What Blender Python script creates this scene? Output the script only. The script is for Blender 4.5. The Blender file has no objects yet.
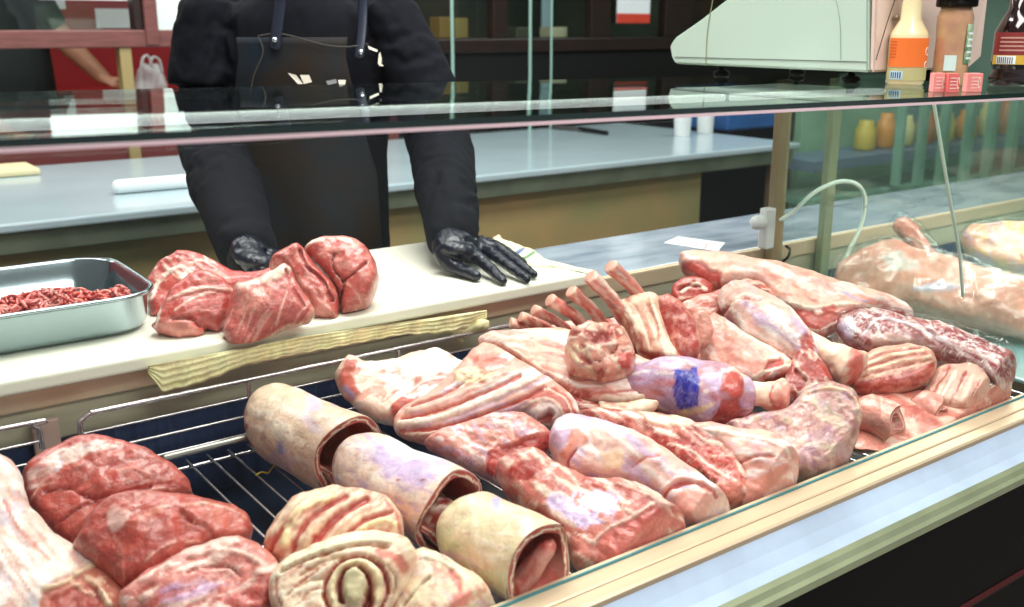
import bpy, bmesh, math
import numpy as np
A_ = np.array
sc = bpy.context.scene
COL = sc.collection
CAMP = A_([0.0, 0.0, 1.45])
F_, TH, PSI = 1010.0, math.radians(15.4), math.radians(53.8)
FW = A_([math.cos(TH)*math.cos(PSI), math.cos(TH)*math.sin(PSI), -math.sin(TH)])
RT = A_([math.sin(PSI), -math.cos(PSI), 0.0])
UPV = np.cross(RT, FW)
Z3 = A_([0, 0, 1.0])

# ---------------------------------------------------------------- survey helpers
def ray(u, v): return FW + (u-512)/F_*RT + (303.5-v)/F_*UPV
def pz(u, v, z): d = ray(u, v); return CAMP + d*((z-CAMP[2])/d[2])
def py(u, v, y): d = ray(u, v); return CAMP + d*(y/d[1])
def px_(u, v, x): d = ray(u, v); return CAMP + d*(x/d[0])
def pt(u, v, t): return CAMP + ray(u, v)*t
def proj(P):
    q = np.asarray(P) - CAMP; c = q@FW
    return np.stack([512+F_*(q@RT)/c, 303.5-F_*(q@UPV)/c], -1)
def nrm(a): a = np.asarray(a, float); return a/np.linalg.norm(a)
def rs(s): return np.random.RandomState(s)

# ---------------------------------------------------------------- noise
def _h(ix, iy, iz, s):
    n = (ix*374761393 + iy*668265263 + iz*2147483647 + s*1274126177) & 0xffffffff
    n = ((n ^ (n >> 13))*1274126177) & 0xffffffff
    n = ((n ^ (n >> 16))*668265263) & 0xffffffff
    return ((n ^ (n >> 15)) & 0xffffff)/float(0xffffff)
def vn(P, s=0):
    P = np.asarray(P, float); i = np.floor(P).astype(np.int64); f = P-i; f = f*f*(3-2*f)
    r = 0
    for a in (0, 1):
        for b in (0, 1):
            for c in (0, 1):
                w = (f[..., 0] if a else 1-f[..., 0])*(f[..., 1] if b else 1-f[..., 1])*(f[..., 2] if c else 1-f[..., 2])
                r = r+w*_h(i[..., 0]+a, i[..., 1]+b, i[..., 2]+c, s)
    return r*2-1
def fbm(P, s=0, o=3):
    r = 0; a = 1.0; t = 0
    for k in range(o):
        r = r+a*vn(np.asarray(P)*2**k+17.3*k, s+k); t += a; a *= .5
    return r/t*1.4
def sstep(x): x = np.clip(x, 0, 1); return x*x*(3-2*x)

# ---------------------------------------------------------------- colour / materials
def lin(h):
    if not isinstance(h, str): return h
    h = h.lstrip('#'); c = [int(h[i:i+2], 16)/255 for i in (0, 2, 4)]
    return tuple(x/12.92 if x <= .04045 else ((x+.055)/1.055)**2.4 for x in c)
def newmat(name):
    m = bpy.data.materials.new(name); m.use_nodes = True
    nt = m.node_tree; nt.nodes.clear()
    return m, nt, nt.nodes, nt.links
def pbr(name, col, rough=.5, metal=0, noise=0, nscale=20, bump=0, bscale=60, emit=None, estr=0, coat=0, spec=.5, col2=None, stretch=(1, 1, 1), sheen=0):
    m, nt, N, L = newmat(name)
    o = N.new('ShaderNodeOutputMaterial'); b = N.new('ShaderNodeBsdfPrincipled')
    L.new(b.outputs[0], o.inputs[0])
    b.inputs['Base Color'].default_value = (*lin(col), 1)
    b.inputs['Roughness'].default_value = rough; b.inputs['Metallic'].default_value = metal
    b.inputs['Coat Weight'].default_value = coat; b.inputs['Coat Roughness'].default_value = .1
    b.inputs['Specular IOR Level'].default_value = spec
    b.inputs['Sheen Weight'].default_value = sheen
    tc = N.new('ShaderNodeTexCoord'); mp = N.new('ShaderNodeMapping'); L.new(tc.outputs['Object'], mp.inputs[0]); mp.inputs['Scale'].default_value = stretch
    if noise or col2:
        n = N.new('ShaderNodeTexNoise'); n.inputs['Scale'].default_value = nscale; n.inputs['Detail'].default_value = 5
        L.new(mp.outputs[0], n.inputs[0])
        mx = N.new('ShaderNodeMix'); mx.data_type = 'RGBA'
        c = A_(lin(col)); c2 = A_(lin(col2)) if col2 else c*(1-noise)
        mx.inputs[6].default_value = (*c, 1); mx.inputs[7].default_value = (*c2, 1)
        rp = N.new('ShaderNodeValToRGB'); rp.color_ramp.elements[0].position = .35; rp.color_ramp.elements[1].position = .68
        L.new(n.outputs[0], rp.inputs[0]); L.new(rp.outputs[0], mx.inputs[0]); L.new(mx.outputs[2], b.inputs['Base Color'])
    if bump:
        n = N.new('ShaderNodeTexNoise'); n.inputs['Scale'].default_value = bscale; n.inputs['Detail'].default_value = 4
        L.new(mp.outputs[0], n.inputs[0])
        bp = N.new('ShaderNodeBump'); bp.inputs['Strength'].default_value = bump; bp.inputs['Distance'].default_value = .004
        L.new(n.outputs[0], bp.inputs['Height']); L.new(bp.outputs[0], b.inputs['Normal'])
    if emit:
        b.inputs['Emission Color'].default_value = (*lin(emit), 1); b.inputs['Emission Strength'].default_value = estr
    return m
def meatmat(name, rough=.34, coat=.25, veins=.3, bump=.35, sss=.12):
    m, nt, N, L = newmat(name)
    o = N.new('ShaderNodeOutputMaterial'); b = N.new('ShaderNodeBsdfPrincipled'); L.new(b.outputs[0], o.inputs[0])
    at = N.new('ShaderNodeAttribute'); at.attribute_name = 'Col'
    tc = N.new('ShaderNodeTexCoord')
    n1 = N.new('ShaderNodeTexNoise'); n1.inputs['Scale'].default_value = 45; n1.inputs['Detail'].default_value = 6; n1.inputs['Roughness'].default_value = .65
    n1.inputs['Distortion'].default_value = .6
    L.new(tc.outputs['Object'], n1.inputs[0])
    mr = N.new('ShaderNodeMapRange'); mr.inputs[1].default_value = .3; mr.inputs[2].default_value = .7; mr.inputs[3].default_value = .74; mr.inputs[4].default_value = 1.2
    L.new(n1.outputs[0], mr.inputs[0])
    mul = N.new('ShaderNodeMix'); mul.data_type = 'RGBA'; mul.blend_type = 'MULTIPLY'; mul.inputs[0].default_value = 1
    L.new(at.outputs['Color'], mul.inputs[6]); L.new(mr.outputs[0], mul.inputs[7])
    # fine pale veins
    n2 = N.new('ShaderNodeTexNoise'); n2.inputs['Scale'].default_value = 38; n2.inputs['Detail'].default_value = 6; n2.inputs['Distortion'].default_value = .5
    L.new(tc.outputs['Object'], n2.inputs[0])
    rp = N.new('ShaderNodeValToRGB'); e = rp.color_ramp.elements
    e[0].position = .46; e[0].color = (0, 0, 0, 1); e[1].position = .5; e[1].color = (1, 1, 1, 1); x = rp.color_ramp.elements.new(.54); x.color = (0, 0, 0, 1)
    L.new(n2.outputs[0], rp.inputs[0])
    mm = N.new('ShaderNodeMath'); mm.operation = 'MULTIPLY'; mm.inputs[1].default_value = veins; L.new(rp.outputs[0], mm.inputs[0])
    mx = N.new('ShaderNodeMix'); mx.data_type = 'RGBA'; mx.inputs[7].default_value = (*lin('f0cfc0'), 1)
    L.new(mm.outputs[0], mx.inputs[0]); L.new(mul.outputs[2], mx.inputs[6]); L.new(mx.outputs[2], b.inputs['Base Color'])
    n3 = N.new('ShaderNodeTexNoise'); n3.inputs['Scale'].default_value = 130; n3.inputs['Detail'].default_value = 5
    L.new(tc.outputs['Object'], n3.inputs[0])
    ad = N.new('ShaderNodeMath'); ad.operation = 'ADD'; L.new(n3.outputs[0], ad.inputs[0]); L.new(n1.outputs[0], ad.inputs[1])
    bp = N.new('ShaderNodeBump'); bp.inputs['Strength'].default_value = bump; bp.inputs['Distance'].default_value = .004
    L.new(ad.outputs[0], bp.inputs['Height']); L.new(bp.outputs[0], b.inputs['Normal'])
    b.inputs['Roughness'].default_value = rough; b.inputs['Coat Weight'].default_value = coat; b.inputs['Coat Roughness'].default_value = .15
    b.inputs['Subsurface Weight'].default_value = sss; b.inputs['Subsurface Radius'].default_value = (.012, .004, .003); b.inputs['Subsurface Scale'].default_value = .6
    return m
def glassmat(name, tint, refl=1.0, rough=0.0, wob=0, haze=None, hz=0):
    m, nt, N, L = newmat(name)
    o = N.new('ShaderNodeOutputMaterial'); t = N.new('ShaderNodeBsdfTransparent'); g = N.new('ShaderNodeBsdfGlossy')
    t.inputs[0].default_value = (*tint, 1); g.inputs['Roughness'].default_value = rough; g.inputs[0].default_value = (.95, 1, .98, 1)
    lw = N.new('ShaderNodeLayerWeight'); lw.inputs[0].default_value = .5
    pw = N.new('ShaderNodeMath'); pw.operation = 'POWER'; pw.inputs[1].default_value = 5; L.new(lw.outputs['Facing'], pw.inputs[0])
    ma = N.new('ShaderNodeMath'); ma.operation = 'MULTIPLY_ADD'; ma.inputs[1].default_value = .92*refl; ma.inputs[2].default_value = .04*refl; L.new(pw.outputs[0], ma.inputs[0])
    mx = N.new('ShaderNodeMixShader'); L.new(ma.outputs[0], mx.inputs[0])
    if hz:
        df = N.new('ShaderNodeBsdfDiffuse'); df.inputs[0].default_value = (*lin(haze), 1)
        m2 = N.new('ShaderNodeMixShader'); m2.inputs[0].default_value = hz; L.new(t.outputs[0], m2.inputs[1]); L.new(df.outputs[0], m2.inputs[2]); L.new(m2.outputs[0], mx.inputs[1])
    else: L.new(t.outputs[0], mx.inputs[1])
    L.new(g.outputs[0], mx.inputs[2]); L.new(mx.outputs[0], o.inputs[0])
    if wob:
        tc = N.new('ShaderNodeTexCoord'); n = N.new('ShaderNodeTexNoise'); n.inputs['Scale'].default_value = 22; n.inputs['Detail'].default_value = 3; n.inputs['Distortion'].default_value = 1.5
        L.new(tc.outputs['Object'], n.inputs[0])
        bp = N.new('ShaderNodeBump'); bp.inputs['Strength'].default_value = wob; bp.inputs['Distance'].default_value = .02
        L.new(n.outputs[0], bp.inputs['Height']); L.new(bp.outputs[0], g.inputs['Normal'])
    return m

MEAT = meatmat('fresh_meat', .32, .4, .12, .5); FAT = meatmat('fat_and_skin', .42, .12, .06, .3); BONE = meatmat('bone', .38, .2, .1, .15, .1)
WRAPMEAT = meatmat('film_covered_meat', .3, .9, .15, .3)
STEEL = pbr('brushed_steel', 'b9b4ac', .28, .9, noise=.12, nscale=8, stretch=(1, 8, 8))
STEELB = pbr('satin_beige_aluminium', 'dcc3a4', .38, .35, noise=.08, nscale=6, stretch=(1, 12, 12), bump=.05)
STEELD = pbr('dull_bronze_steel', '927f66', .4, .5, noise=.25, nscale=5)
CHROME = pbr('chrome_wire', 'd8cfd2', .22, .85)
WHITEBOARD = pbr('white_chopping_board', 'f2f0de', .35, noise=.06, nscale=6, bump=.03, coat=.2)
MARBLE = pbr('grey_marble', 'a9b4bf', .2, col2='7f8e9d', nscale=7, coat=.4, stretch=(1, 3, 1))
BENCHTOP = pbr('pale_bench_top', 'b4c8cf', .22, noise=.1, nscale=3, coat=.3)
BENCHF = pbr('brown_bench_front', 'b89a68', .45, .1, col2='8a8f62', nscale=2.2)
DARKW = pbr('dark_stained_wood', '2a1a16', .4, noise=.4, nscale=9, stretch=(1, 1, 6))
REDB = pbr('red_brown_frame', '7d4a45', .45, noise=.3, nscale=12, stretch=(1, 1, 8))
BLACK = pbr('black_panel', '060506', .3, spec=.2)
DARK = pbr('dark_interior', '15151a', .7)
NAVY = pbr('dark_pan', '1f2a40', .3, noise=.4, nscale=10, coat=.3)
RED = pbr('red_panel', 'a3161a', .45, noise=.15, nscale=4)
WHITE = pbr('white_plastic', 'eef0ee', .4)
PAPER = pbr('white_paper', 'eef3f4', .6)
SCALEM = pbr('pale_mint_plastic', 'b9cdbd', .35, coat=.2)
SCALEP = pbr('pinkish_beige_plastic', 'd9c2b4', .4)
CLOTH = pbr('black_hoodie_cloth', '0d0f16', .85, noise=.3, nscale=60, bump=.06, bscale=35, spec=.15)
APRON = pbr('dark_denim_apron', '1a2630', .75, col2='2a2116', nscale=5, bump=.12, bscale=300, spec=.15)
LEATHER = pbr('dark_blue_leather', '1e2433', .35, bump=.1)
GLOVE = pbr('black_nitrile', '0e1220', .34, bump=.8, bscale=60, coat=.1, spec=.4)
SKIN = pbr('skin', 'b07a5c', .5, noise=.1)
HAIR = pbr('dark_hair', '1a120e', .6, bump=.5)
GEDGE = pbr('green_glass_edge', '0b2420', .12, coat=.6)
GEDGEL = pbr('polished_glass_edge', 'e9c9cf', .2, coat=.5)
BLUEED = pbr('blue_green_gasket', '3f7f86', .25)
LED = pbr('led_tube', 'ffffff', .5, emit='f4f8ff', estr=1.5)
ORANGE = pbr('orange_label', 'f0752a', .5)
TOPGLASS = glassmat('top_glass', (.93, .98, .95), .8)
FRONTGLASS = glassmat('front_glass', (.985, .995, .985), .35)
ENDGLASS = glassmat('end_glass', (.94, .985, .955), .8, haze='b8dcc8', hz=.09)
FILM = glassmat('clear_film', (.985, .985, .99), 1.0, .08, wob=.7)
PANEGLASS = glassmat('cabinet_glass', (.93, .97, .95), 1)

# ---------------------------------------------------------------- mesh output
def mesh(name, V, Fc, mats, parent=None, col=None, smooth=False, fm=None, world_origin=False, loc=None):
    V = np.asarray(V, float); me = bpy.data.meshes.new(name)
    if loc is None:
        loc = A_(parent['_loc']) if (parent is not None and '_loc' in parent) else (V.mean(0) if len(V) else A_([0, 0, 0.]))
        if parent is not None: off = loc; loc = A_([0, 0, 0.])
        else: off = loc
    else: off = loc
    me.from_pydata((V-off).tolist(), [], [tuple(int(i) for i in f) for f in Fc])
    if not isinstance(mats, (list, tuple)): mats = [mats]
    for m in mats: me.materials.append(m)
    if fm is not None: me.polygons.foreach_set('material_index', list(fm))
    if smooth: me.polygons.foreach_set('use_smooth', [True]*len(me.polygons))
    if col is not None:
        c = me.color_attributes.new('Col', 'FLOAT_COLOR', 'POINT')
        cc = np.ones((len(V), 4)); cc[:, :3] = col; c.data.foreach_set('color', cc.ravel())
    me.validate(); me.update()
    o = bpy.data.objects.new(name, me); COL.objects.link(o)
    if parent is not None: o.parent = parent
    else: o.location = loc
    return o
def tag(o, label=None, cat=None, group=None, kind=None):
    if label: o['label'] = label
    if cat: o['category'] = cat
    if group: o['group'] = group
    if kind: o['kind'] = kind
    return o
ROOTS = []
def thing(name, label, cat, loc=(0, 0, 0), group=None):
    o = bpy.data.objects.new(name, None); COL.objects.link(o); o.location = loc; o['_loc'] = [float(x) for x in loc]
    ROOTS.append(o); return tag(o, label, cat, group)
def sub(o, root):  # lets a mesh part parent further pieces
    o['_loc'] = list(root['_loc']); ROOTS.append(o); return o
def bmout(bm):
    bm.normal_update(); bm.verts.index_update()
    V = [v.co[:] for v in bm.verts]; Fc = [[v.index for v in f.verts] for f in bm.faces]; bm.free(); return V, Fc
def box(x0, x1, y0, y1, z0, z1, bev=0, seg=2):
    bm = bmesh.new(); r = bmesh.ops.create_cube(bm, size=1)
    for v in bm.verts: v.co = ((x0+x1)/2+v.co.x*(x1-x0), (y0+y1)/2+v.co.y*(y1-y0), (z0+z1)/2+v.co.z*(z1-z0))
    if bev: bmesh.ops.bevel(bm, geom=bm.edges[:], offset=bev, segments=seg, affect='EDGES', profile=.5)
    return bmout(bm)
def join(*parts):
    V = []; Fc = []
    for v, f in parts:
        n = len(V); V += [tuple(p) for p in v]; Fc += [[i+n for i in q] for q in f]
    return V, Fc
def extrude(poly3, vec, bev=0):
    bm = bmesh.new(); vs = [bm.verts.new(tuple(p)) for p in poly3]; f = bm.faces.new(vs)
    r = bmesh.ops.extrude_face_region(bm, geom=[f]); nv = [e for e in r['geom'] if isinstance(e, bmesh.types.BMVert)]
    for v in nv: v.co = v.co+__import__('mathutils').Vector(vec)
    bmesh.ops.recalc_face_normals(bm, faces=bm.faces[:])
    if bev: bmesh.ops.bevel(bm, geom=bm.edges[:], offset=bev, segments=2, affect='EDGES')
    return bmout(bm)
def spline(P, n):
    P = np.asarray(P, float)
    if len(P) == 2: return P[0]+(P[1]-P[0])*np.linspace(0, 1, n)[:, None]
    Q = np.vstack([2*P[0]-P[1], P, 2*P[-1]-P[-2]]); out = []; m = len(P)-1
    for s in np.linspace(0, m, n):
        i = min(int(s), m-1); t = s-i; a, b, c, d = Q[i:i+4]
        out.append(.5*((2*b)+(-a+c)*t+(2*a-5*b+4*c-d)*t*t+(-a+3*b-3*c+d)*t**3))
    return A_(out)
def tube(path, rad, n=24, seg=14, ref=None, round_ends=True, dome=.8):
    """tube along a path; rad = list of r or (ra, rb)"""
    rad = A_([(r, r) if np.isscalar(r) else r for r in rad], float)
    if len(rad) == 1: rad = np.repeat(rad, 2, 0)
    C = spline(path, n); Rr = A_([np.interp(np.linspace(0, len(rad)-1, n), range(len(rad)), rad[:, k]) for k in (0, 1)]).T
    T = np.gradient(C, axis=0); T /= np.linalg.norm(T, axis=1)[:, None]+1e-9
    ref = nrm(ref if ref is not None else ([0, 0, 1] if abs(nrm(C[-1]-C[0])[2]) < .9 else [0, 1, 0]))
    if round_ends:
        k = 4; rr = Rr[0].mean(); re = Rr[-1].mean(); C0 = []; R0 = []; C1 = []; R1 = []
        for i in range(k):
            a = math.pi/2*(1-i/k)
            C0.append(C[0]-T[0]*rr*math.sin(a)*dome); R0.append(Rr[0]*max(math.cos(a), .02))
            b = math.pi/2*(i+1)/k
            C1.append(C[-1]+T[-1]*re*math.sin(b)*dome); R1.append(Rr[-1]*max(math.cos(b), .02))
        C = np.vstack([C0, C, C1]); Rr = np.vstack([R0, Rr, R1]); T = np.vstack([np.repeat(T[:1], k, 0), T, np.repeat(T[-1:], k, 0)])
    V = []; th = np.linspace(0, 2*math.pi, seg, endpoint=False)
    for c, t, r in zip(C, T, Rr):
        s = nrm(np.cross(t, ref)); w = np.cross(s, t)
        V.append(c+np.outer(np.cos(th)*r[0], s)+np.outer(np.sin(th)*r[1], w))
    m = len(V); V = np.vstack(V); Fc = []
    for i in range(m-1):
        for j in range(seg):
            a = i*seg+j; b = i*seg+(j+1) % seg; Fc.append([a, b, b+seg, a+seg])
    Fc.append(list(range(seg))[::-1]); Fc.append([(m-1)*seg+j for j in range(seg)])
    return V.tolist(), Fc
def lathe(prof, c, seg=24):
    V = []; Fc = []
    for r, z in prof:
        for j in range(seg):
            a = 2*math.pi*j/seg; V.append((c[0]+r*math.cos(a), c[1]+r*math.sin(a), c[2]+z))
    for i in range(len(prof)-1):
        for j in range(seg):
            a = i*seg+j; b = i*seg+(j+1) % seg; Fc.append([a, b, b+seg, a+seg])
    Fc.append(list(range(seg))[::-1]); Fc.append([(len(prof)-1)*seg+j for j in range(seg)])
    return V, Fc
def remesh(parts, vox, smooth=4, name='tmp'):
    V, Fc = join(*parts); me = bpy.data.meshes.new(name); me.from_pydata(V, [], Fc); me.update()
    o = bpy.data.objects.new(name, me); COL.objects.link(o)
    m = o.modifiers.new('r', 'REMESH'); m.mode = 'VOXEL'; m.voxel_size = vox
    if smooth: s = o.modifiers.new('s', 'SMOOTH'); s.iterations = smooth; s.factor = .6
    dg = bpy.context.evaluated_depsgraph_get(); ev = o.evaluated_get(dg).to_mesh()
    V2 = np.empty(len(ev.vertices)*3); ev.vertices.foreach_get('co', V2); V2 = V2.reshape(-1, 3); F2 = [list(p.vertices) for p in ev.polygons]
    bpy.data.objects.remove(o); bpy.data.meshes.remove(me)
    return V2, F2

# ---------------------------------------------------------------- albedo patches and relief
def segdist(U, pts, closed=False):
    P = A_(pts, float); Q = np.roll(P, -1, 0) if closed else P[1:]; P = P if closed else P[:-1]
    best = np.full(len(U), 1e18); bp = np.zeros_like(U)
    for a, b in zip(P, Q):
        ab = b-a; t = np.clip(((U-a)@ab)/(ab@ab+1e-12), 0, 1); c = a+t[:, None]*ab
        d = ((U-c)**2).sum(1); m = d < best; best[m] = d[m]; bp[m] = c[m]
    return np.sqrt(best), bp
def inside(U, poly):
    P = A_(poly, float); Q = np.roll(P, -1, 0); r = np.zeros(len(U), bool)
    for a, b in zip(P, Q):
        c = (a[1] > U[:, 1]) != (b[1] > U[:, 1])
        x = (b[0]-a[0])*(U[:, 1]-a[1])/((b[1]-a[1]) if b[1] != a[1] else 1e-9)+a[0]
        r ^= c & (U[:, 0] < x)
    return r
def layers_eval(U, layers, base, seed=0):
    """layers: ('l',col,w,h,pts[,soft]) line; ('p',col,soft,h,pts) patch;
       ('n',col,strength,h,angle,(su,sv),thr[,poly]) directional streak pattern. h in mm"""
    U = np.asarray(U); C = np.tile(A_(lin(base)), (len(U), 1)); H = np.zeros(len(U))
    U3 = np.concatenate([U, np.zeros((len(U), 1))], 1)
    J = fbm(U3/9+seed*3.1, seed, 3)
    for q, l in enumerate(layers):
        if l[0] == 'l':
            pts = spline(l[4], max(len(l[4])*5, 2)) if len(l[4]) > 2 else l[4]
            d, _ = segdist(U, pts); soft = l[5] if len(l) > 5 else max(l[2]*.45, 1.2)
            m = sstep((l[2]/2-d+J*min(l[2]*.35, 3))/soft+.5)
        elif l[0] == 'p':
            d, _ = segdist(U, l[4], True); s = np.where(inside(U, l[4]), d, -d)
            m = sstep((s+J*3.0)/max(l[2], .5)+.5)
        else:
            a = math.radians(l[4]); x = U[:, 0]*math.cos(a)+U[:, 1]*math.sin(a); y = -U[:, 0]*math.sin(a)+U[:, 1]*math.cos(a)
            w = fbm(np.stack([U[:, 0]/25, U[:, 1]/25, 0*x+q], 1), seed+5, 2)*4
            nn = fbm(np.stack([x/l[5][0], (y+w)/l[5][1], 0*x+q*7.7+seed], 1), seed+q, 3)
            m = sstep((nn-l[6])/.25)*l[2]
            if len(l) > 7:
                d, _ = segdist(U, l[7], True); s = np.where(inside(U, l[7]), d, -d); m = m*sstep((s+J*3)/4+.5)
        if l[1] is not None: C = C*(1-m[:, None])+A_(lin(l[1]))*m[:, None]
        H = H+m*l[3]*.001
    mo = fbm(U3/14+seed*1.7, seed+31, 3)[:, None]; C = C*(1+.10*mo*A_([.6, 1.3, 1.2]))
    lum = (C@A_([.3, .59, .11]))[:, None]; C = np.clip(lum+(C-lum)*1.09, .01, .95)*A_([.97, .93, .93])
    return C, H*1.7
def chaikin(P, k=2):
    for i in range(k):
        w = .84 if i == 0 else .75
        Q = np.roll(P, -1, 0); P = np.stack([w*P+(1-w)*Q, (1-w)*P+w*Q], 1).reshape(-1, 2)
    return P
SILLY, GRIDZ, BACKY, PARTX = .812, .800, 1.49, 1.850
def clampcase(V, bay=0):
    V[:, 1] = np.where(V[:, 1] < SILLY+.004, SILLY+.004*np.exp((V[:, 1]-SILLY-.004)*40), V[:, 1])
    V[:, 1] = np.minimum(V[:, 1], BACKY); V[:, 2] = np.maximum(V[:, 2], GRIDZ)
    if bay == 0: V[:, 0] = np.minimum(V[:, 0], PARTX)
    else: V[:, 0] = np.maximum(V[:, 0], PARTX+.02)
    return V
SEED = [1]
def pillow(out, z, k=.5, Tf=.025, Tb=.03, R=.03, base='c87a72', layers=(), amp=.0025, nsc=28, h=.0024, jit=.0022, clamp=True, bay=0, zmin=None, at=None, grad=None, edge=.014, fl=.55):
    """solid lump whose outline is surveyed from the photograph; z = height of its middle"""
    SEED[0] += 1; sd = SEED[0]
    out = A_(out, float); out = out.mean(0)+(out-out.mean(0))*(1.03 if clamp else 1.01); c = out.mean(0) if at is None else A_(at, float); A = pz(c[0], c[1], z)
    n = nrm(nrm(CAMP-A)+k*Z3)
    if grad is not None: n = nrm(n+A_(grad))
    e1 = nrm(np.cross(Z3, n)); e2 = np.cross(n, e1)
    P2 = []
    for u, v in out:
        d = ray(u, v); t = ((A-CAMP)@n)/(d@n); p = CAMP+d*t-A; P2.append((p@e1, p@e2))
    P2 = chaikin(A_(P2), 3)
    w = np.concatenate([P2*60, np.zeros((len(P2), 1))+sd], 1); P2 = P2+np.stack([fbm(w, sd), fbm(w+50, sd)], 1)*jit
    lo = P2.min(0)-h*1.5; hi = P2.max(0)+h*1.5
    nx = int((hi[0]-lo[0])/h)+1; ny = int((hi[1]-lo[1])/h)+1
    X, Y = np.meshgrid(lo[0]+np.arange(nx)*h, lo[1]+np.arange(ny)*h, indexing='ij'); G = np.stack([X.ravel(), Y.ravel()], 1)
    ins = inside(G, P2).reshape(nx, ny)
    cell = ins[:-1, :-1] | ins[1:, :-1] | ins[:-1, 1:] | ins[1:, 1:]
    used = np.zeros((nx, ny), bool); used[:-1, :-1] |= cell; used[1:, :-1] |= cell; used[:-1, 1:] |= cell; used[1:, 1:] |= cell
    idx = -np.ones(nx*ny, int); ui = np.flatnonzero(used.ravel()); idx[ui] = range(len(ui)); G = G[ui]; I = ins.ravel()[ui]
    d, near = segdist(G, P2, True); G = np.where(I[:, None], G, near); d = np.where(I, d, 0)
    dm = d.max(); R = min(R, dm*.98); Re = min(edge, R); q = np.clip(d/Re, 0, 1); q2 = np.clip(d/dm, 0, 1)
    prof = fl*np.sqrt(np.clip(1-(1-q)**2, 0, 1))+(1-fl)*np.sqrt(np.clip(1-(1-q2)**2, 0, 1))
    B3 = A+G[:, :1]*e1+G[:, 1:]*e2
    nz = fbm(B3*nsc+sd, sd, 3); nz2 = fbm(B3*nsc*.35+sd, sd+9, 2)
    Ff = B3+n*((Tf*prof*(1+.38*nz2))[:, None]); Bk = B3-n*(Tb*prof)[:, None]
    Cf, H = layers_eval(proj(Ff), layers, base, sd); Cb, _ = layers_eval(proj(Bk), layers, base, sd)
    Ff = Ff+n*((H*np.minimum(prof*1.5, 1)+amp*1.25*nz*prof+.45*min(amp, .003)*fbm(B3*85+sd, sd+4, 2)*prof)[:, None])
    N = len(G); back = np.where(I, np.cumsum(I)-1+N, np.arange(N)); V = np.vstack([Ff, Bk[I]]); C = np.vstack([Cf, Cb[I]])
    ci, cj = np.nonzero(cell); a = idx[ci*ny+cj]; b = idx[(ci+1)*ny+cj]; cc = idx[(ci+1)*ny+cj+1]; dd = idx[ci*ny+cj+1]
    f1 = np.stack([a, b, cc, dd], 1); f2 = np.stack([back[a], back[dd], back[cc], back[b]], 1)
    anyin = I[f1].any(1)
    Fc = np.vstack([f1, f2[anyin]]).tolist()
    if clamp: V = clampcase(V, bay)
    if zmin is not None: V[:, 2] = np.maximum(V[:, 2], zmin)
    return V, Fc, C
def meat(name, label, cat, geo, mat=MEAT, group=None, parent=None):
    V, Fc, C = geo
    o = mesh(name, V, Fc, mat, parent=parent, col=C, smooth=True)
    if parent is None: tag(o, label, cat, group)
    elif label: o['label'] = label
    return o
def ptube(path, rad, base, layers=(), n=60, seg=44, amp=.0015, nsc=40, clamp=True, ref=None, ends=True, bay=0, dome=.8):
    SEED[0] += 1; sd = SEED[0]
    V, Fc = tube(path, rad, n, seg, ref, ends, dome); V = A_(V); Cc = spline(path, n)
    C, H = layers_eval(proj(V), layers, base, sd)
    cen = V.reshape(-1, seg, 3).mean(1).repeat(seg, 0); dr = V-cen; L = np.linalg.norm(dr, axis=1)[:, None]+1e-9
    V = V+dr/L*((H+amp*fbm(V*nsc+sd, sd))[:, None])*np.minimum(L/.01, 1)
    if clamp: V = clampcase(V, bay)
    return V, Fc, C
def merge(*gs):
    V = []; Fc = []; C = []; n = 0
    for v, f, c in gs:
        V.append(v); C.append(c); Fc += [[i+n for i in q] for q in f]; n += len(v)
    return np.vstack(V), Fc, np.vstack(C)
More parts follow.
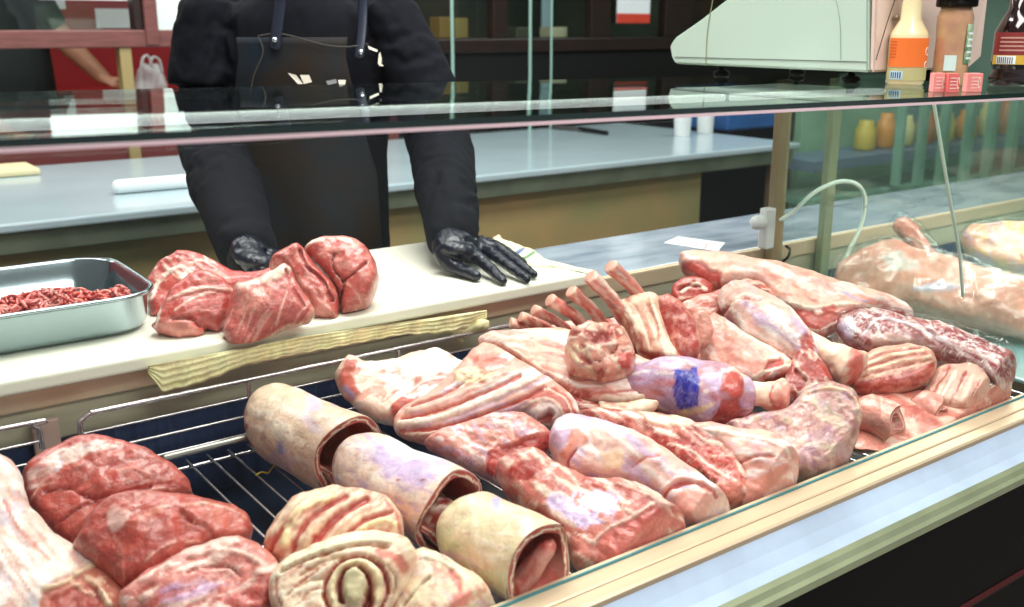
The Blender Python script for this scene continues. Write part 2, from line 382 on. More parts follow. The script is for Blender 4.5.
def roll(E0, E1, r0, r1, turns, thick, phi0, rind, flesh, layers=(), sq=1.0, inner=None, cw=1, amp=.002, I=150, K=34, J=5, shrink=.0, clamp=True, bend=0, gap=.003, fatc='ecd9bf', flare=0):
    """sheet of belly rolled up around the axis E0-E1, open at both ends"""
    SEED[0] += 1; sd = SEED[0]
    E0 = A_(E0); E1 = A_(E1); ax = nrm(E1-E0); s = nrm(np.cross(ax, Z3)); w = np.cross(s, ax)
    def pos(i, j, k):  # arrays 0..1
        ph = phi0+cw*i*turns*2*math.pi
        R0 = (r0+(r1-r0)*k+flare*k**4)*(1-.16*np.clip(1-k/.16, 0, 1)**2)*(1+.03*np.sin(ph*2+sd)+.025*np.sin(k*7+ph+sd))
        r = R0-(thick+gap)*i*turns-j*thick*(1-.5*shrink*i)
        r = np.maximum(r, .003)
        L = np.linalg.norm(E1-E0)
        wob = .006*np.sin(ph*1.5+sd)*(k-.5)*2+.004*np.sin(ph*3.1+sd*2)*(k > .5)*k
        c = E0+np.multiply.outer(k, E1-E0)+np.multiply.outer(wob*(np.abs(k-.5)*2)**2, ax)+np.multiply.outer(bend*np.sin(np.pi*k), w)
        return c+(np.cos(ph)*r)[..., None]*s+(np.sin(ph)*r*sq)[..., None]*w
    patches = []
    def patch(a, b, fn, colfn, outer=False):
        A, B = np.meshgrid(np.linspace(0, 1, a), np.linspace(0, 1, b), indexing='ij'); A = A.ravel(); B = B.ravel()
        i, j, k = fn(A, B); V = pos(i, j, k); C = colfn(i, j, k)
        if outer:
            C2, H = layers_eval(proj(V), layers, rind, sd); C = C2
            cen = E0+np.multiply.outer(k, E1-E0); dr = V-cen; V = V+dr/(np.linalg.norm(dr, axis=1)[:, None]+1e-6)*((H+1.6*amp*fbm(V*17, sd))[:, None])
        Fc = [[x*b+y, (x+1)*b+y, (x+1)*b+y+1, x*b+y+1] for x in range(a-1) for y in range(b-1)]
        patches.append((V, Fc, C))
    full = lambda c: (lambda i, j, k: np.tile(A_(lin(c)), (len(i), 1)))
    def edge(i, j, k):
        C = np.zeros((len(i), 3)); f = A_(lin(flesh)); ft = A_(lin(fatc)); rd = A_(lin(rind))
        nn = .16*np.sin(i*40+sd)+.1*np.sin(i*93)
        C[:] = f; C[j < .2] = rd; m = np.abs(j-.62-nn) < .13; C[m] = ft
        return C
    def inn(i, j, k):
        m = sstep(fbm(np.stack([i*14, k*5, 0*i+sd], 1), sd)*1.5+.5)[:, None]; return A_(lin(flesh))*m+A_(lin(inner or fatc))*(1-m)
    patch(I, K, lambda a, b: (a, 0*a, b), full(rind), True)
    patch(I, K, lambda a, b: (a, 0*a+1, b), inn)
    patch(I, J+1, lambda a, b: (a, b, 0*a), edge); patch(I, J+1, lambda a, b: (a, b, 0*a+1), edge)
    patch(J+1, K, lambda a, b: (0*a, a, b), edge); patch(J+1, K, lambda a, b: (0*a+1, a, b), edge)
    V, Fc, C = merge(*patches)
    if clamp: V = clampcase(V)
    return V, Fc, C

# ================================================================ the room
def struct(name, VF, m, **k): o = mesh(name, *VF, m, **k); o['kind'] = 'structure'; return o
struct('floor', box(-4, 8, -2.5, 9, -.05, 0), pbr('floor_tiles', '6b6660', .4, noise=.2, nscale=3))
struct('wall_back', box(-4, 8, 6.2, 6.3, 0, 3.0), pbr('back_wall', '2b2422', .6, noise=.3, nscale=2))
struct('ceiling', box(-4, 8, -2.5, 6.3, 3.0, 3.05), pbr('ceiling_paint', 'd9d9d6', .8))
struct('wall_right', box(6.6, 6.7, -2.5, 6.2, 0, 3.0), pbr('side_wall', '7fa08e', .6, noise=.4, nscale=3))
# dark wooden shopfront on the right part of the rear
RY = 4.3
def ry(u, v): return py(u, v, RY)
zr0 = ry(550, 52)[2]; zr1 = ry(550, 38)[2]
w = thing('glazed_cabinet', 'dark stained wooden cabinet with glass panes along the back wall, behind the butcher', 'cabinet', (ry(560, 60)[0], RY+.2, 0))
xa, xb = ry(395, 40)[0], ry(672, 40)[0]
xw = 6.55
mesh('lower_panel', *box(xa, xw, RY, RY+.04, 0, zr0, .004), pbr('near_black_wood', '100b0c', .45), w)
mesh('back_panel', *box(xa, xw, RY+.5, RY+.54, 0, 2.4), pbr('cabinet_back', '1c1816', .6, col2='3a2e20', nscale=4), w)
mesh('rail', *box(xa, xw, RY-.02, RY+.06, zr0, zr1, .006), DARKW, w)
mesh('top_rail', *box(xa, xw, RY-.02, RY+.06, 2.3, 2.4, .006), DARKW, w)
for a, b in ((387, 400), (492, 506), (590, 609), (664, 690)):
    mesh('stile', *box(ry(a, 20)[0], ry(b, 20)[0], RY-.015, RY+.05, zr1, 2.3, .005), DARKW, w)
mesh('stile', *box(ry(800, 20)[0], ry(830, 20)[0], RY-.015, RY+.05, zr1, 2.3, .005), DARKW, w)
for a, b in ((400, 492), (506, 590), (609, 664)):
    mesh('glass_pane', *box(ry(a, 20)[0], ry(b, 20)[0], RY+.015, RY+.021, zr1, 2.3), PANEGLASS, w)
mesh('shelf_board', *box(xa, xb+.3, RY+.07, RY+.5, zr1-.03, zr1), DARKW, w)
for i, (a, b, v0, v1, c, lab) in enumerate([(436, 447, 17, 37, '8f6f3a', 'yellow packet on the cabinet shelf at its left end'), (452, 464, 18, 37, 'a08a52', 'pale yellow packet on the cabinet shelf beside another yellow packet'),
        (512, 528, 27, 38, '4d4a3a', 'low dark olive tin on the cabinet shelf left of the pale blue reflection strip'), (546, 563, 27, 37, 'c9c2a2', 'low cream carton on the cabinet shelf in the middle pane')]):
    p = py(a, v1, RY+.2); q = py(b, v0, RY+.2)
    tag(mesh('packet', *box(p[0], q[0], RY+.16, RY+.26, zr1, q[2], .006), pbr('packet_%d' % i, c, .5)), lab, 'packet')
p = py(543, 38, RY+.3); q = py(553, 0, RY+.3)  # upright strip stands in for a light reflection in the pane
tag(mesh('pale_reflection_strip', *box(p[0], q[0], RY+.3, RY+.32, zr1, 2.1, .003), pbr('pale_blue_reflection', 'b8cfdc', .4)), 'narrow pale blue upright strip imitating a reflection in the middle pane of the dark cabinet', 'board')
def poster(name, u0, u1, z0, z1, y, lab, band=None):
    t = thing(name, lab, 'notice', (py((u0+u1)/2, 10, y)[0], y, z0))
    xA, xB = py(u0, 10, y)[0], py(u1, 10, y)[0]
    mesh('sheet', *box(xA, xB, y, y+.003, z0, z1), PAPER, t)
    if band: mesh('red_band', *box(xA, xB, y-.002, y, z0, z0+band), pbr('poster_red', 'd0432f', .5), t)
    return t
tt = poster('paper_notice', 617, 650, py(630, 23, RY+.01)[2], 2.0, RY-.001-.02, 'white notice with a red bottom band taped inside the right hand cabinet pane', .05)
for (u, wd) in ((453, 3.2), (530, 3.0), (551, 2.2)):
    p = py(u, 80, 4.0); r = wd/1010*4.9/2
    tag(mesh('chrome_pole', *tube([(p[0], 4.0, .95), (p[0], 4.0, 2.6)], [r], 4, 10), pbr('pale_green_pole', 'a9cfc0', .3, .3), smooth=True),
        {453: 'thin pale pole rising from the rear bench just right of the butcher', 530: 'middle one of three thin pale poles on the rear bench', 551: 'rightmost and thinnest of the three pale poles on the rear bench'}[u], 'pole', 'thin poles on the rear bench')
# left: red brown timber screen, red room behind
zl0 = ry(80, 48)[2]; zl1 = ry(80, 30)[2]; xl0 = -2.2
w = thing('timber_screen', 'red-brown timber framed glazed screen at the upper left, behind the shop bench', 'screen', (ry(80, 60)[0], RY, 0))
mesh('rail', *box(xl0, xa-.02, RY-.03, RY+.05, zl0, zl1, .006), REDB, w)
mesh('top_rail', *box(xl0, xa-.02, RY-.03, RY+.05, 2.3, 2.4, .006), REDB, w)
mesh('stile', *box(ry(132, 10)[0], ry(140, 10)[0], RY-.02, RY+.05, zl1, 2.3, .004), DARKW, w)
mesh('stile', *box(ry(141, 10)[0], ry(154, 10)[0], RY-.04, RY+.05, zl1-.06, 2.3, .004), REDB, w)
mesh('post', *box(ry(119, 60)[0], ry(131, 60)[0], RY-.02, RY+.04, 0, zl0, .004), pbr('ochre_post', 'a08c5c', .5), w)
mesh('post', *box(xa-.06, xa-.01, RY-.03, RY+.05, 0, 2.4, .004), REDB, w)
mesh('glass_pane', *box(xl0, ry(132, 10)[0], RY+.01, RY+.016, zl1, 2.3), PANEGLASS, w)
mesh('glass_pane', *box(ry(154, 10)[0], xa-.06, RY+.01, RY+.016, zl1, 2.3), PANEGLASS, w)
mesh('lower_board', *box(xl0, xa-.06, RY+.0, RY+.03, 0, 1.13), pbr('muted_red_board', '6b2a28', .5), w)
struct('wall_rear_left', box(-3.5, xa-.02, 5.5, 5.56, 0, 3.0), RED)
tag(mesh('red_counter', *box(py(6, 60, 4.85)[0]+.24, xa-.1, 4.5, 5.2, 0, 1.16, .01), RED), 'red counter beyond the timber screen at the upper left', 'counter')
poster('paper_notice', 95, 129, py(110, 28, 5.4)[2], 1.53, 5.4, 'white sheet on the red wall seen through the timber screen, above the reaching arm')
poster('paper_notice', 52, 66, py(60, 9, 5.45)[2], 1.75, 5.45, 'narrow white sheet on the red wall at the upper left')
lb = lambda u: py(u, 10, 4.42)[0]  # bright white boards, purpose unknown; their glow is put into the material
tag(mesh('glowing_board', *box(lb(41), lb(131), 4.42, 4.45, 1.548, 1.9, .004), pbr('lit_white_panel', 'f6f6f6', .4, emit='ffffff', estr=.75)), 'wide glowing white board behind the timber screen, left of its stile', 'glowing board')
tag(mesh('glowing_board', *box(lb(157), lb(184), 4.42, 4.45, 1.40, 1.9, .004), pbr('lit_white_panel_b', 'eef0f2', .4, emit='ffffff', estr=.55)), 'narrow glowing white board behind the timber screen, right of its stile', 'glowing board')
# carrier bag with two handles
def bag():
    t = thing('carrier_bag', 'white plastic carrier bag with looped handles on the red counter', 'bag', py(150, 88, 4.65))
    c = py(150, 80, 4.65)
    P = [(133, 88), (137, 70), (143, 62), (150, 66), (157, 62), (164, 74), (168, 88), (165, 96), (136, 96)]
    V, Fc, C = pillow(P, c[2], 0, .05, .05, .03, 'eef3ee', [('l', 'cfd8d2', 2, -4, [(141, 66), (144, 90)]), ('l', 'cfd8d2', 2, -4, [(158, 66), (154, 90)])], clamp=False, h=.008, zmin=1.162)
    mesh('bag_body', V, Fc, WHITE, t, smooth=True)
    for a in ([(141, 68), (143, 58), (148, 56), (152, 66)], [(150, 64), (153, 57), (159, 60), (162, 72)]):
        mesh('handle', *tube([py(u, v, 4.65) for u, v in a], [(.012, .006)], 14, 8), WHITE, t, smooth=True)
bag()

# ---------------------------------------------------------------- rear bench and what stands on it
BX = py(800, 150, 2.87)[0]
w = thing('rear_bench', 'long pale topped bench with a brown metal front behind the butcher', 'bench', (1.0, 3.4, 0))
mesh('bench_top', *box(-2.6, BX, 2.87, 4.05, .925, .95, .006), BENCHTOP, w)
mesh('front_band', *box(-2.6, BX-.02, 2.89, 2.92, .865, .925, .003), pbr('green_grey_steel', '8f9c86', .3, .6, noise=.3, nscale=6), w)
pR = pz(742, 165, .9)[0]
mesh('front_panel', *box(-2.6, pR-.05, 2.95, 2.98, .12, .865), BENCHF, w)
for x in (-2.4, -.6, 1.2, BX-.1): mesh('leg', *box(x, x+.05, 2.92, 2.97, 0, .87, .004), STEELD, w)
mesh('plinth', *box(-2.6, BX-.3, 3.0, 4.0, .1, .3), DARK, w)
for u, v, lab in ((682, 136, 'white paper cup on the rear bench, left of its twin'), (705, 133, 'white paper cup on the rear bench, next to the blue crate')):
    p = pz(u, v, .95)
    t = thing('paper_cup', lab, 'cup', p, 'white cups on the rear bench')
    r = 10.5/1010*4.0
    mesh('cup_body', *lathe([(r*.85, 0), (r*.9, .004), (r, .11), (r*1.04, .115), (r*.9, .113)], p, 20), WHITE, t, smooth=True)
p0 = pz(727, 132, .95); p1 = pz(782, 131, .95)
w = thing('blue_crate', 'blue plastic crate on the right end of the rear bench', 'crate', (p0[0], p0[1], .95))
mesh('crate_body', *box(p0[0], p0[0]+.40, p0[1], p0[1]+.35, .952, 1.10, .012), pbr('blue_plastic', '2d5f9e', .4, noise=.2, nscale=8), w)
mesh('rim', *box(p0[0]-.01, p0[0]+.41, p0[1]-.01, p0[1]+.36, 1.085, 1.11, .008), pbr('blue_rim', '3d74b8', .35), w)
w = thing('knife', 'knife with a dark handle lying on the rear bench right of the butcher', 'knife', pz(590, 130, .95))
mesh('blade', *extrude([pz(548, 124, .956), pz(582, 128, .956), pz(582, 131, .956), pz(550, 128, .956)], (0, 0, .003)), STEEL, w)
mesh('handle', *tube([pz(580, 129, .962), pz(607, 133, .962)], [.012, .010], 8, 10), BLACK, w, smooth=True)
a, b = pz(118, 187, .972), pz(188, 181, .972)
w = thing('paper_roll', 'white roll of wrapping paper lying on the rear bench left of the butcher', 'paper roll', a)
mesh('roll_sheet', *tube([a, b], [.022], 6, 16), PAPER, w, smooth=True); mesh('core', *tube([a-(b-a)*.04, b+(b-a)*.03], [.010], 4, 10), pbr('card_core', 'b59c74', .7), w, smooth=True)
a = pz(0, 175, .955)
tag(mesh('folded_cloth', *box(a[0]-.2, a[0]+.12, a[1]-.05, a[1]+.16, .951, .975, .008), pbr('cream_cloth', 'e0d3a8', .8, bump=.2)), 'folded cream cloth on the rear bench at the left edge', 'cloth')

# ---------------------------------------------------------------- worktop, board
WX0, WX1 = -1.0, 4.2
w = thing('worktop', 'grey veined marble worktop along the back of the meat display', 'worktop', (1.0, 1.66, 0))
mesh('marble_slab', *box(WX0, WX1, 1.525, 1.82, .925, .95, .004), MARBLE, w)
mesh('front_trim', *box(WX0, WX1, 1.508, 1.525, .915, .951, .003), STEELB, w)
mesh('front_rail', *box(WX0, WX1, 1.515, 1.55, .86, .915, .003), pbr('worn_pale_steel', 'cdc6ac', .4, .3, noise=.25, nscale=5, stretch=(1, 6, 6)), w)
mesh('cabinet_body', *box(WX0, WX1, 1.56, 1.80, .08, .925, .004), STEELD, w)
brd = pz(598, 277, .975)
BRX = brd[0]
w = thing('chopping_board', 'long white plastic chopping board under the butcher\'s hands', 'chopping board', (.5, 1.7, .95))
mesh('board', *box(-.9, BRX, 1.478, 1.935, .9515, .976, .006, 3), WHITEBOARD, w)
mesh('board_rest', *box(-.9, BRX-.03, 1.50, 1.93, .9505, .9525), pbr('board_rest_green', '9aa882', .5), w)
def N_(c, s, h, a, sx, sy, th): return ('n', c, s, h, a, (sx, sy), th)
def clothstrip():
    lay = [('n', 'c9bd84', .6, -1.5, -10, (60, 2.2), .0), ('n', 'f4efc8', .5, 1.5, -8, (40, 3.0), .1)]
    us = np.linspace(148, 487, 150); m = 18; V = []; U = []
    top = np.interp(us, [148, 300, 487], [366, 337, 310]); bot = np.interp(us, [148, 156, 162, 190, 215, 240, 285, 340, 400, 440, 470, 487], [372, 383, 392, 386, 378, 367, 356, 346, 335, 334, 328, 318])
    for th in (0, .003):
        for k in range(m):
            f = k/(m-1)
            for u, a, b in zip(us, top, bot):
                p = py(u, a+(b-a)*f+.6*math.sin(u*.35)*f, 1.469+.0025*math.sin(u*.21+f*3)+.0018*math.sin(f*26+u*.03)-th)
                V.append(p); U.append((u, a+(b-a)*f))
    n = len(us); O = n*m; Fc = []
    for k in range(m-1):
        for i in range(n-1): a = k*n+i; Fc += [[a, a+1, a+n+1, a+n], [O+a, O+a+n, O+a+n+1, O+a+1]]
    for i in range(n-1): Fc += [[i, O+i, O+i+1, i+1], [(m-1)*n+i, (m-1)*n+i+1, O+(m-1)*n+i+1, O+(m-1)*n+i]]
    for k in range(m-1): Fc += [[k*n, k*n+n, O+k*n+n, O+k*n], [k*n+n-1, O+k*n+n-1, O+k*n+2*n-1, k*n+2*n-1]]
    V = A_(V); C, _ = layers_eval(A_(U), [N_('d6ca94', .5, 0, -10, 60, 1.8, .0), N_('f4efc8', .4, 0, -10, 40, 2.4, .1)], 'f1eabc', 3)
    t = thing('yellow_cloth', 'pale yellow ribbed cloth hanging over the front edge under the board', 'cloth', V.mean(0))
    mesh('cloth_strip', V, Fc, CLOTHY, t, col=C, smooth=True)
    V, Fc, C = pillow([(448, 334), (460, 324), (478, 318), (489, 320), (490, 328), (478, 332), (466, 336), (462, 344), (455, 340)], .915, 0, .012, .006, .01, 'ece6b6', lay, clamp=False, at=(470, 328), h=.003)
    mesh('folded_corner', V, Fc, CLOTHY, t, col=C, smooth=True)
CLOTHY = meatmat('cloth_fabric', .85, 0, .0, .4, 0)
clothstrip()
def towel():
    lay = [('l', '5f8f6a', 3, 0, [(519, 262), (534, 252)]), ('l', '5a6f9a', 2.5, 0, [(512, 256), (524, 249)]), ('n', 'cfcfa0', .4, -1, 30, (30, 3), .1)]
    V, Fc, C = pillow([(491, 240), (499, 236), (505, 242), (520, 246), (536, 252), (546, 262), (575, 268), (598, 273), (590, 277), (555, 268), (530, 268), (515, 262), (498, 250)], .980, 14, .008, .003, .01, 'e6e4c0', lay, clamp=False, h=.003, zmin=.9765)
    t = mesh('tea_towel', V, Fc, CLOTHY, col=C, smooth=True); tag(t, 'crumpled cream tea towel with green stripes behind the gloved hand', 'towel')
towel()
def price():
    P = [pz(u, v, .951) for u, v in ((664, 243), (678, 237), (725, 243), (718, 252))]
    t = thing('price_slip', 'small white paper slip lying on the marble worktop', 'paper slip', P[0])
    mesh('sheet', *extrude(P, (0, 0, .0012)), PAPER, t)
    m = pbr('faded_ink', 'c9a9ae', .6)
    for a in ([(680, 243), (684, 240), (688, 244)], [(690, 245), (695, 241), (697, 246)], [(700, 245), (706, 243), (705, 248), (700, 247)]):
        mesh('ink_mark', *tube([pz(u, v, .9528) for u, v in a], [(.0018, .0004)], 10, 6), m, t)
price()

# ---------------------------------------------------------------- steel tray of mince
def rrect(x0, x1, y0, y1, r, n=8):
    o = []
    for cx, cy, a0 in ((x1-r, y1-r, 0), (x0+r, y1-r, 90), (x0+r, y0+r, 180), (x1-r, y0+r, 270)):
        for i in range(n+1):
            a = math.radians(a0+90*i/n); o.append((cx+r*math.cos(a), cy+r*math.sin(a)))
    return o
def ringsmesh(rings, closed_last=True):
    V = []; Fc = []; n = len(rings[0][0])
    for pts, z in rings: V += [(x, y, z) for x, y in pts]
    for i in range(len(rings)-1):
        for j in range(n): a = i*n+j; b = i*n+(j+1) % n; Fc.append([a, b, b+n, a+n])
    if closed_last: Fc.append([(len(rings)-1)*n+j for j in range(n)])
    return V, Fc
TX0, TX1, TY0, TY1 = -.12, .475, 1.575, 1.915
TZ = .9765
def tray():
    t = thing('steel_tray', 'deep stainless steel tray with rounded corners on the left of the board', 'tray', ((TX0+TX1)/2, (TY0+TY1)/2, TZ))
    def rr(d, r): return rrect(TX0+d, TX1-d, TY0+d, TY1-d, r)
    R = [(rr(.022, .06), TZ+.004), (rr(.016, .066), TZ+.012), (rr(.010, .07), TZ+.058), (rr(.002, .078), TZ+.064), (rr(0, .08), TZ+.062), (rr(0, .08), TZ+.066), (rr(.003, .077), TZ+.068),
         (rr(.012, .068), TZ+.064), (rr(.018, .064), TZ+.014), (rr(.026, .056), TZ+.006), (rr(.04, .05), TZ+.005)]
    V, Fc = ringsmesh(R); Fc.append(list(range(36))[::-1])
    mesh('tray_shell', V, Fc, pbr('polished_steel', 'a3b4ba', .14, .95), t, smooth=True)
tray()
def mince():
    r = rs(4); parts = []; C = []
    m = MEAT
    base = pillow([(-15, 330), (0, 306), (30, 300), (60, 297), (95, 300), (125, 296), (143, 296), (147, 303), (125, 309), (85, 312), (50, 318), (20, 330)], TZ+.03, 3, .014, .02, .02, 'b8443e', [('n', 'd98a80', .8, 2, 40, (5, 3), .05)], amp=.006, nsc=90, clamp=False, zmin=TZ+.006, h=.004)
    V0, F0, C0 = base; gs = [base]
    V0[:, 0] = np.clip(V0[:, 0], TX0+.03, TX1-.035); V0[:, 1] = np.clip(V0[:, 1], TY0+.03, TY1-.03)
    top = V0[V0[:, 2] > TZ+.028]
    for i in range(260):
        c = top[r.randint(len(top))]+A_([0, 0, .002]); d = nrm(r.normal(size=3)*[1, 1, .4])*.011; k = r.normal(size=3)*.004
        V, Fc = tube([c-d, c+k, c+d], [.0028, .0030, .0026], 6, 6); V = A_(V); V[:, 0] = np.clip(V[:, 0], TX0+.03, TX1-.03); V[:, 1] = np.clip(V[:, 1], TY0+.025, TY1-.03)
        V[:, 2] = np.minimum(V[:, 2], TZ+.06)
        c1 = A_(lin('c4524a' if r.rand() < .65 else 'd98478')); gs.append((V, Fc, np.tile(c1*(.8+.4*r.rand()), (len(V), 1))))
    o = meat('minced_meat', 'heap of red minced meat inside the steel tray', 'minced meat', merge(*gs)); o['kind'] = 'stuff'
mince()

# ---------------------------------------------------------------- display case
GLA, GLB = py(0, 139, .80), py(1024, 93, .80)
GRA, GRB = py(0, 92, 1.50), py(670, 77, 1.50)
def on(a, b, x): t = (x-a[0])/(b[0]-a[0]); return a+(b-a)*t
CX0, CX1 = -.9, 3.6
def gz(x, y): zf = on(GLA, GLB, x)[2]; zb = on(GRA, GRB, x)[2]; return zf+(zb-zf)*(y-.80)/.70
case = thing('display_case', 'glass topped refrigerated meat display case with a beige metal sill and black front', 'display case', (1.3, 1.15, 0))
def slab4(tops, th):
    V = [tuple(p) for p in tops]+[(p[0], p[1], p[2]-th) for p in tops]
    return V, [[0, 1, 2, 3], [7, 6, 5, 4], [0, 4, 5, 1], [1, 5, 6, 2], [2, 6, 7, 3], [3, 7, 4, 0]]
tops = [A_([CX0, .80, gz(CX0, .80)]), A_([CX1, .80, gz(CX1, .80)]), A_([CX1, 1.50, gz(CX1, 1.5)]), A_([CX0, 1.50, gz(CX0, 1.5)])]
V, Fc = slab4(tops, .0065)
mesh('top_glass', V, Fc, [TOPGLASS, GEDGE], case, fm=[0, 0, 1, 1, 0, 1])
t2 = [p-A_([0, 0, .0067]) for p in tops]
V, Fc = slab4([t2[0], t2[1], t2[1]+A_([0, .007, 0]), t2[0]+A_([0, .007, 0])], .0035)
mesh('polished_edge', V, Fc, GEDGEL, case)
sz = .832
V = [(CX0, .801, sz), (CX1, .801, sz), (CX1, .807, sz), (CX0, .807, sz)]+[(p[0], y, p[2]-.014) for p, y in ((tops[0], .801), (tops[1], .801), (tops[1], .807), (tops[0], .807))]
mesh('front_glass', V, [[3, 2, 1, 0], [4, 5, 6, 7], [0, 1, 5, 4], [1, 2, 6, 5], [2, 3, 7, 6], [3, 0, 4, 7]], FRONTGLASS, case)
mesh('glass_gasket', *box(CX0, CX1, .8000, .8030, .8305, .8330), BLUEED, case)
# led light under the glass
def lx(x): return A_([x, 1.235, gz(x, 1.235)-.024])
mesh('light_tube', *tube([lx(-.7), lx(1.36)], [.0068], 4, 10), LED, case, smooth=True)
mesh('light_tube', *tube([lx(1.385), lx(1.83)], [.0068], 4, 10), LED, case, smooth=True)
mesh('light_channel', *tube([lx(-.7)+A_([0, .012, .003]), lx(1.83)+A_([0, .012, .003])], [(.006, .004)], 4, 8), STEEL, case)
# posts and glass partition
P1 = py(776, 200, 1.5)[0]; P2 = py(826, 200, 1.5)[0]
for i, (x, wd) in enumerate(((P1, .040), (P2, .034))):
    mesh('post', *box(x-wd/2, x+wd/2, 1.487, 1.506, .80, gz(x, 1.5)-.011, .003), pbr('bronze_post_%d' % i, 'b3a079' if i == 0 else '97a07c', .35, .35, noise=.25, nscale=9, stretch=(1, 1, .4)), case)
zt = gz(1.86, 1.1)
V = [(1.856, .812, .80), (1.862, .812, .80), (1.862, 1.485, .80), (1.856, 1.485, .80)]
V += [(x, y, gz(x, y)-.012) for x, y, _ in V]
mesh('glass_partition', V, [[3, 2, 1, 0], [4, 5, 6, 7], [0, 1, 5, 4], [1, 2, 6, 5], [2, 3, 7, 6], [3, 0, 4, 7]], ENDGLASS, case)
# well
mesh('well_floor', *box(CX0, CX1, .78, 1.52, .70, .715), NAVY, case)
n = 560; xs = np.linspace(CX0, CX1, n); V = []
for i, x in enumerate(xs):
    y = 1.512-(.0035 if i % 4 < 2 else 0); V += [(x, y, .70), (x, y, .86), (x, 1.516, .86), (x, 1.516, .70)]
mesh('ribbed_back', V, [[i*4+k, (i+1)*4+k, (i+1)*4+(k+1) % 4, i*4+(k+1) % 4] for i in range(n-1) for k in range(4)], pbr('navy_ribbed', '2c3a5c', .4), case)
px0 = py(47, 430, 1.49)[0]
mesh('bracket_post', *box(px0-.018, px0+.018, 1.494, 1.507, .74, .90, .002), pbr('pinkish_steel', 'c9a9a0', .5, .2), case)
mesh('well_bar', *tube([py(165, 458, 1.40), py(250, 437, 1.40)], [.005], 4, 8), STEEL, case)
# front fascia profile (y, z)
def fascia(name, prof, m, **k):
    V = []; Fc = []
    for x in (CX0, CX1): V += [(x, y, z) for y, z in prof]
    q = len(prof)
    for i in range(q): j = (i+1) % q; Fc.append([i, j, j+q, i+q])
    Fc += [list(range(q))[::-1], [i+q for i in range(q)]]
    mesh(name, V, Fc, m, case)
fascia('sill', [(.811, .79), (.811, .8305), (.776, .8305), (.774, .829), (.774, .79)], STEELB)
fascia('sill_lip', [(.772, .79), (.772, .829), (.770, .8305), (.752, .8305), (.749, .828), (.749, .79)], STEELB)
fascia('groove', [(.7745, .79), (.7745, .826), (.7715, .826), (.7715, .79)], DARK)
fascia('white_front', [(.752, .80), (.748, .822), (.735, .806), (.722, .793), (.709, .784), (.709, .77), (.752, .77)], pbr('glossy_white_front', 'c3d4ea', .16, .0, noise=.18, nscale=9, coat=.8, bump=.25, bscale=30))
fascia('lower_trim', [(.712, .786), (.704, .781), (.700, .774), (.694, .771), (.692, .762), (.712, .76)], pbr('greenish_trim', 'b5bd98', .25, .5, noise=.2, nscale=12))
fascia('black_front', [(.693, .765), (.693, .1), (.75, .1), (.75, .765)], BLACK)
fascia('red_reflection_strip', [(.6925, .60), (.688, .597), (.688, .592), (.6925, .589)], pbr('dark_red_reflection', '4a1a1c', .3))  # thin red strip stands in for a reflection on the black front
mesh('case_body', *box(CX0, CX1, .76, 1.55, .08, .69), BLACK, case)
mesh('dark_lip', *box(CX0, CX1, .775, .812, .69, .79), NAVY, case)

# ---------------------------------------------------------------- wire racks
def wire(t, name, pts, r, n=24): mesh(name, *tube(pts, [r], n, 8), CHROME, t, smooth=True)
zb = .835; BY = 1.470
q = lambda u, v: py(u, v, BY)
XL, XR = q(80, 425)[0], q(519, 330)[0]; ZT = q(300, 369)[2]; ZF = .797
rack = thing('wire_rack', 'chrome wire rack with a raised back rail holding the pile of meat', 'wire rack', ((XL+XR)/2, 1.2, ZF))
wire(rack, 'top_rail', [(XL, BY, ZF), (XL, BY, ZT-.02), (XL+.006, BY, ZT-.006), (XL+.022, BY, ZT), (XL+.05, BY, ZT), ((XL+XR)/2, BY, ZT), (XR-.04, BY, ZT), (XR-.01, BY, ZT-.004), (XR, BY, ZT-.02), (XR, BY, ZF)], .0042, 80)
for k in (1, 2, 3): wire(rack, 'guard_wire', [(XL, BY+.003, ZT-(ZT-ZF)*k/3.6), (XR, BY+.003, ZT-(ZT-ZF)*k/3.6)], .0022, 4)
for u in (249, 400): x = q(u, 390)[0]; wire(rack, 'upright', [(x, BY, ZT), (x, BY, ZF)], .0035, 3)
x = XL-.02; k = 0
while x < 1.80:
    wire(rack, 'floor_wire', [(x, BY, ZF), (x, .83, ZF)], .0021, 3); x += .0335; k += 1
for y in (1.455, 1.15, .85): wire(rack, 'cross_wire', [(XL-.05, y, ZF-.005), (1.80, y, ZF-.005)], .003, 3)
wl = thing('wire_rack', 'second chrome wire rack cut off by the left edge of the picture', 'wire rack', (XL-.3, 1.2, ZF))
X2 = q(41, 440)[0]; Z2 = q(20, 425)[2]
wire(wl, 'top_rail', [(X2-.5, BY, Z2), (X2-.03, BY, Z2), (X2-.008, BY, Z2-.006), (X2, BY, Z2-.022), (X2, BY, ZF)], .004, 40)
for k in (1, 2): wire(wl, 'guard_wire', [(X2-.5, BY, Z2-.03*k), (X2, BY, Z2-.03*k)], .0022, 3)
for i in range(8): wire(wl, 'floor_wire', [(X2-.03-.05*i, BY, ZF), (X2-.03-.05*i, .83, ZF)], .0021, 3)
tag(mesh('yellow_string', *tube([pz(u, v, ZF+.006) for u, v in ((256, 475), (262, 472), (268, 473), (272, 468), (276, 463), (281, 461))], [.0013], 24, 6), pbr('yellow_string', 'd9b93a', .6), smooth=True), 'short yellow string lying across the bare rack wires', 'string')

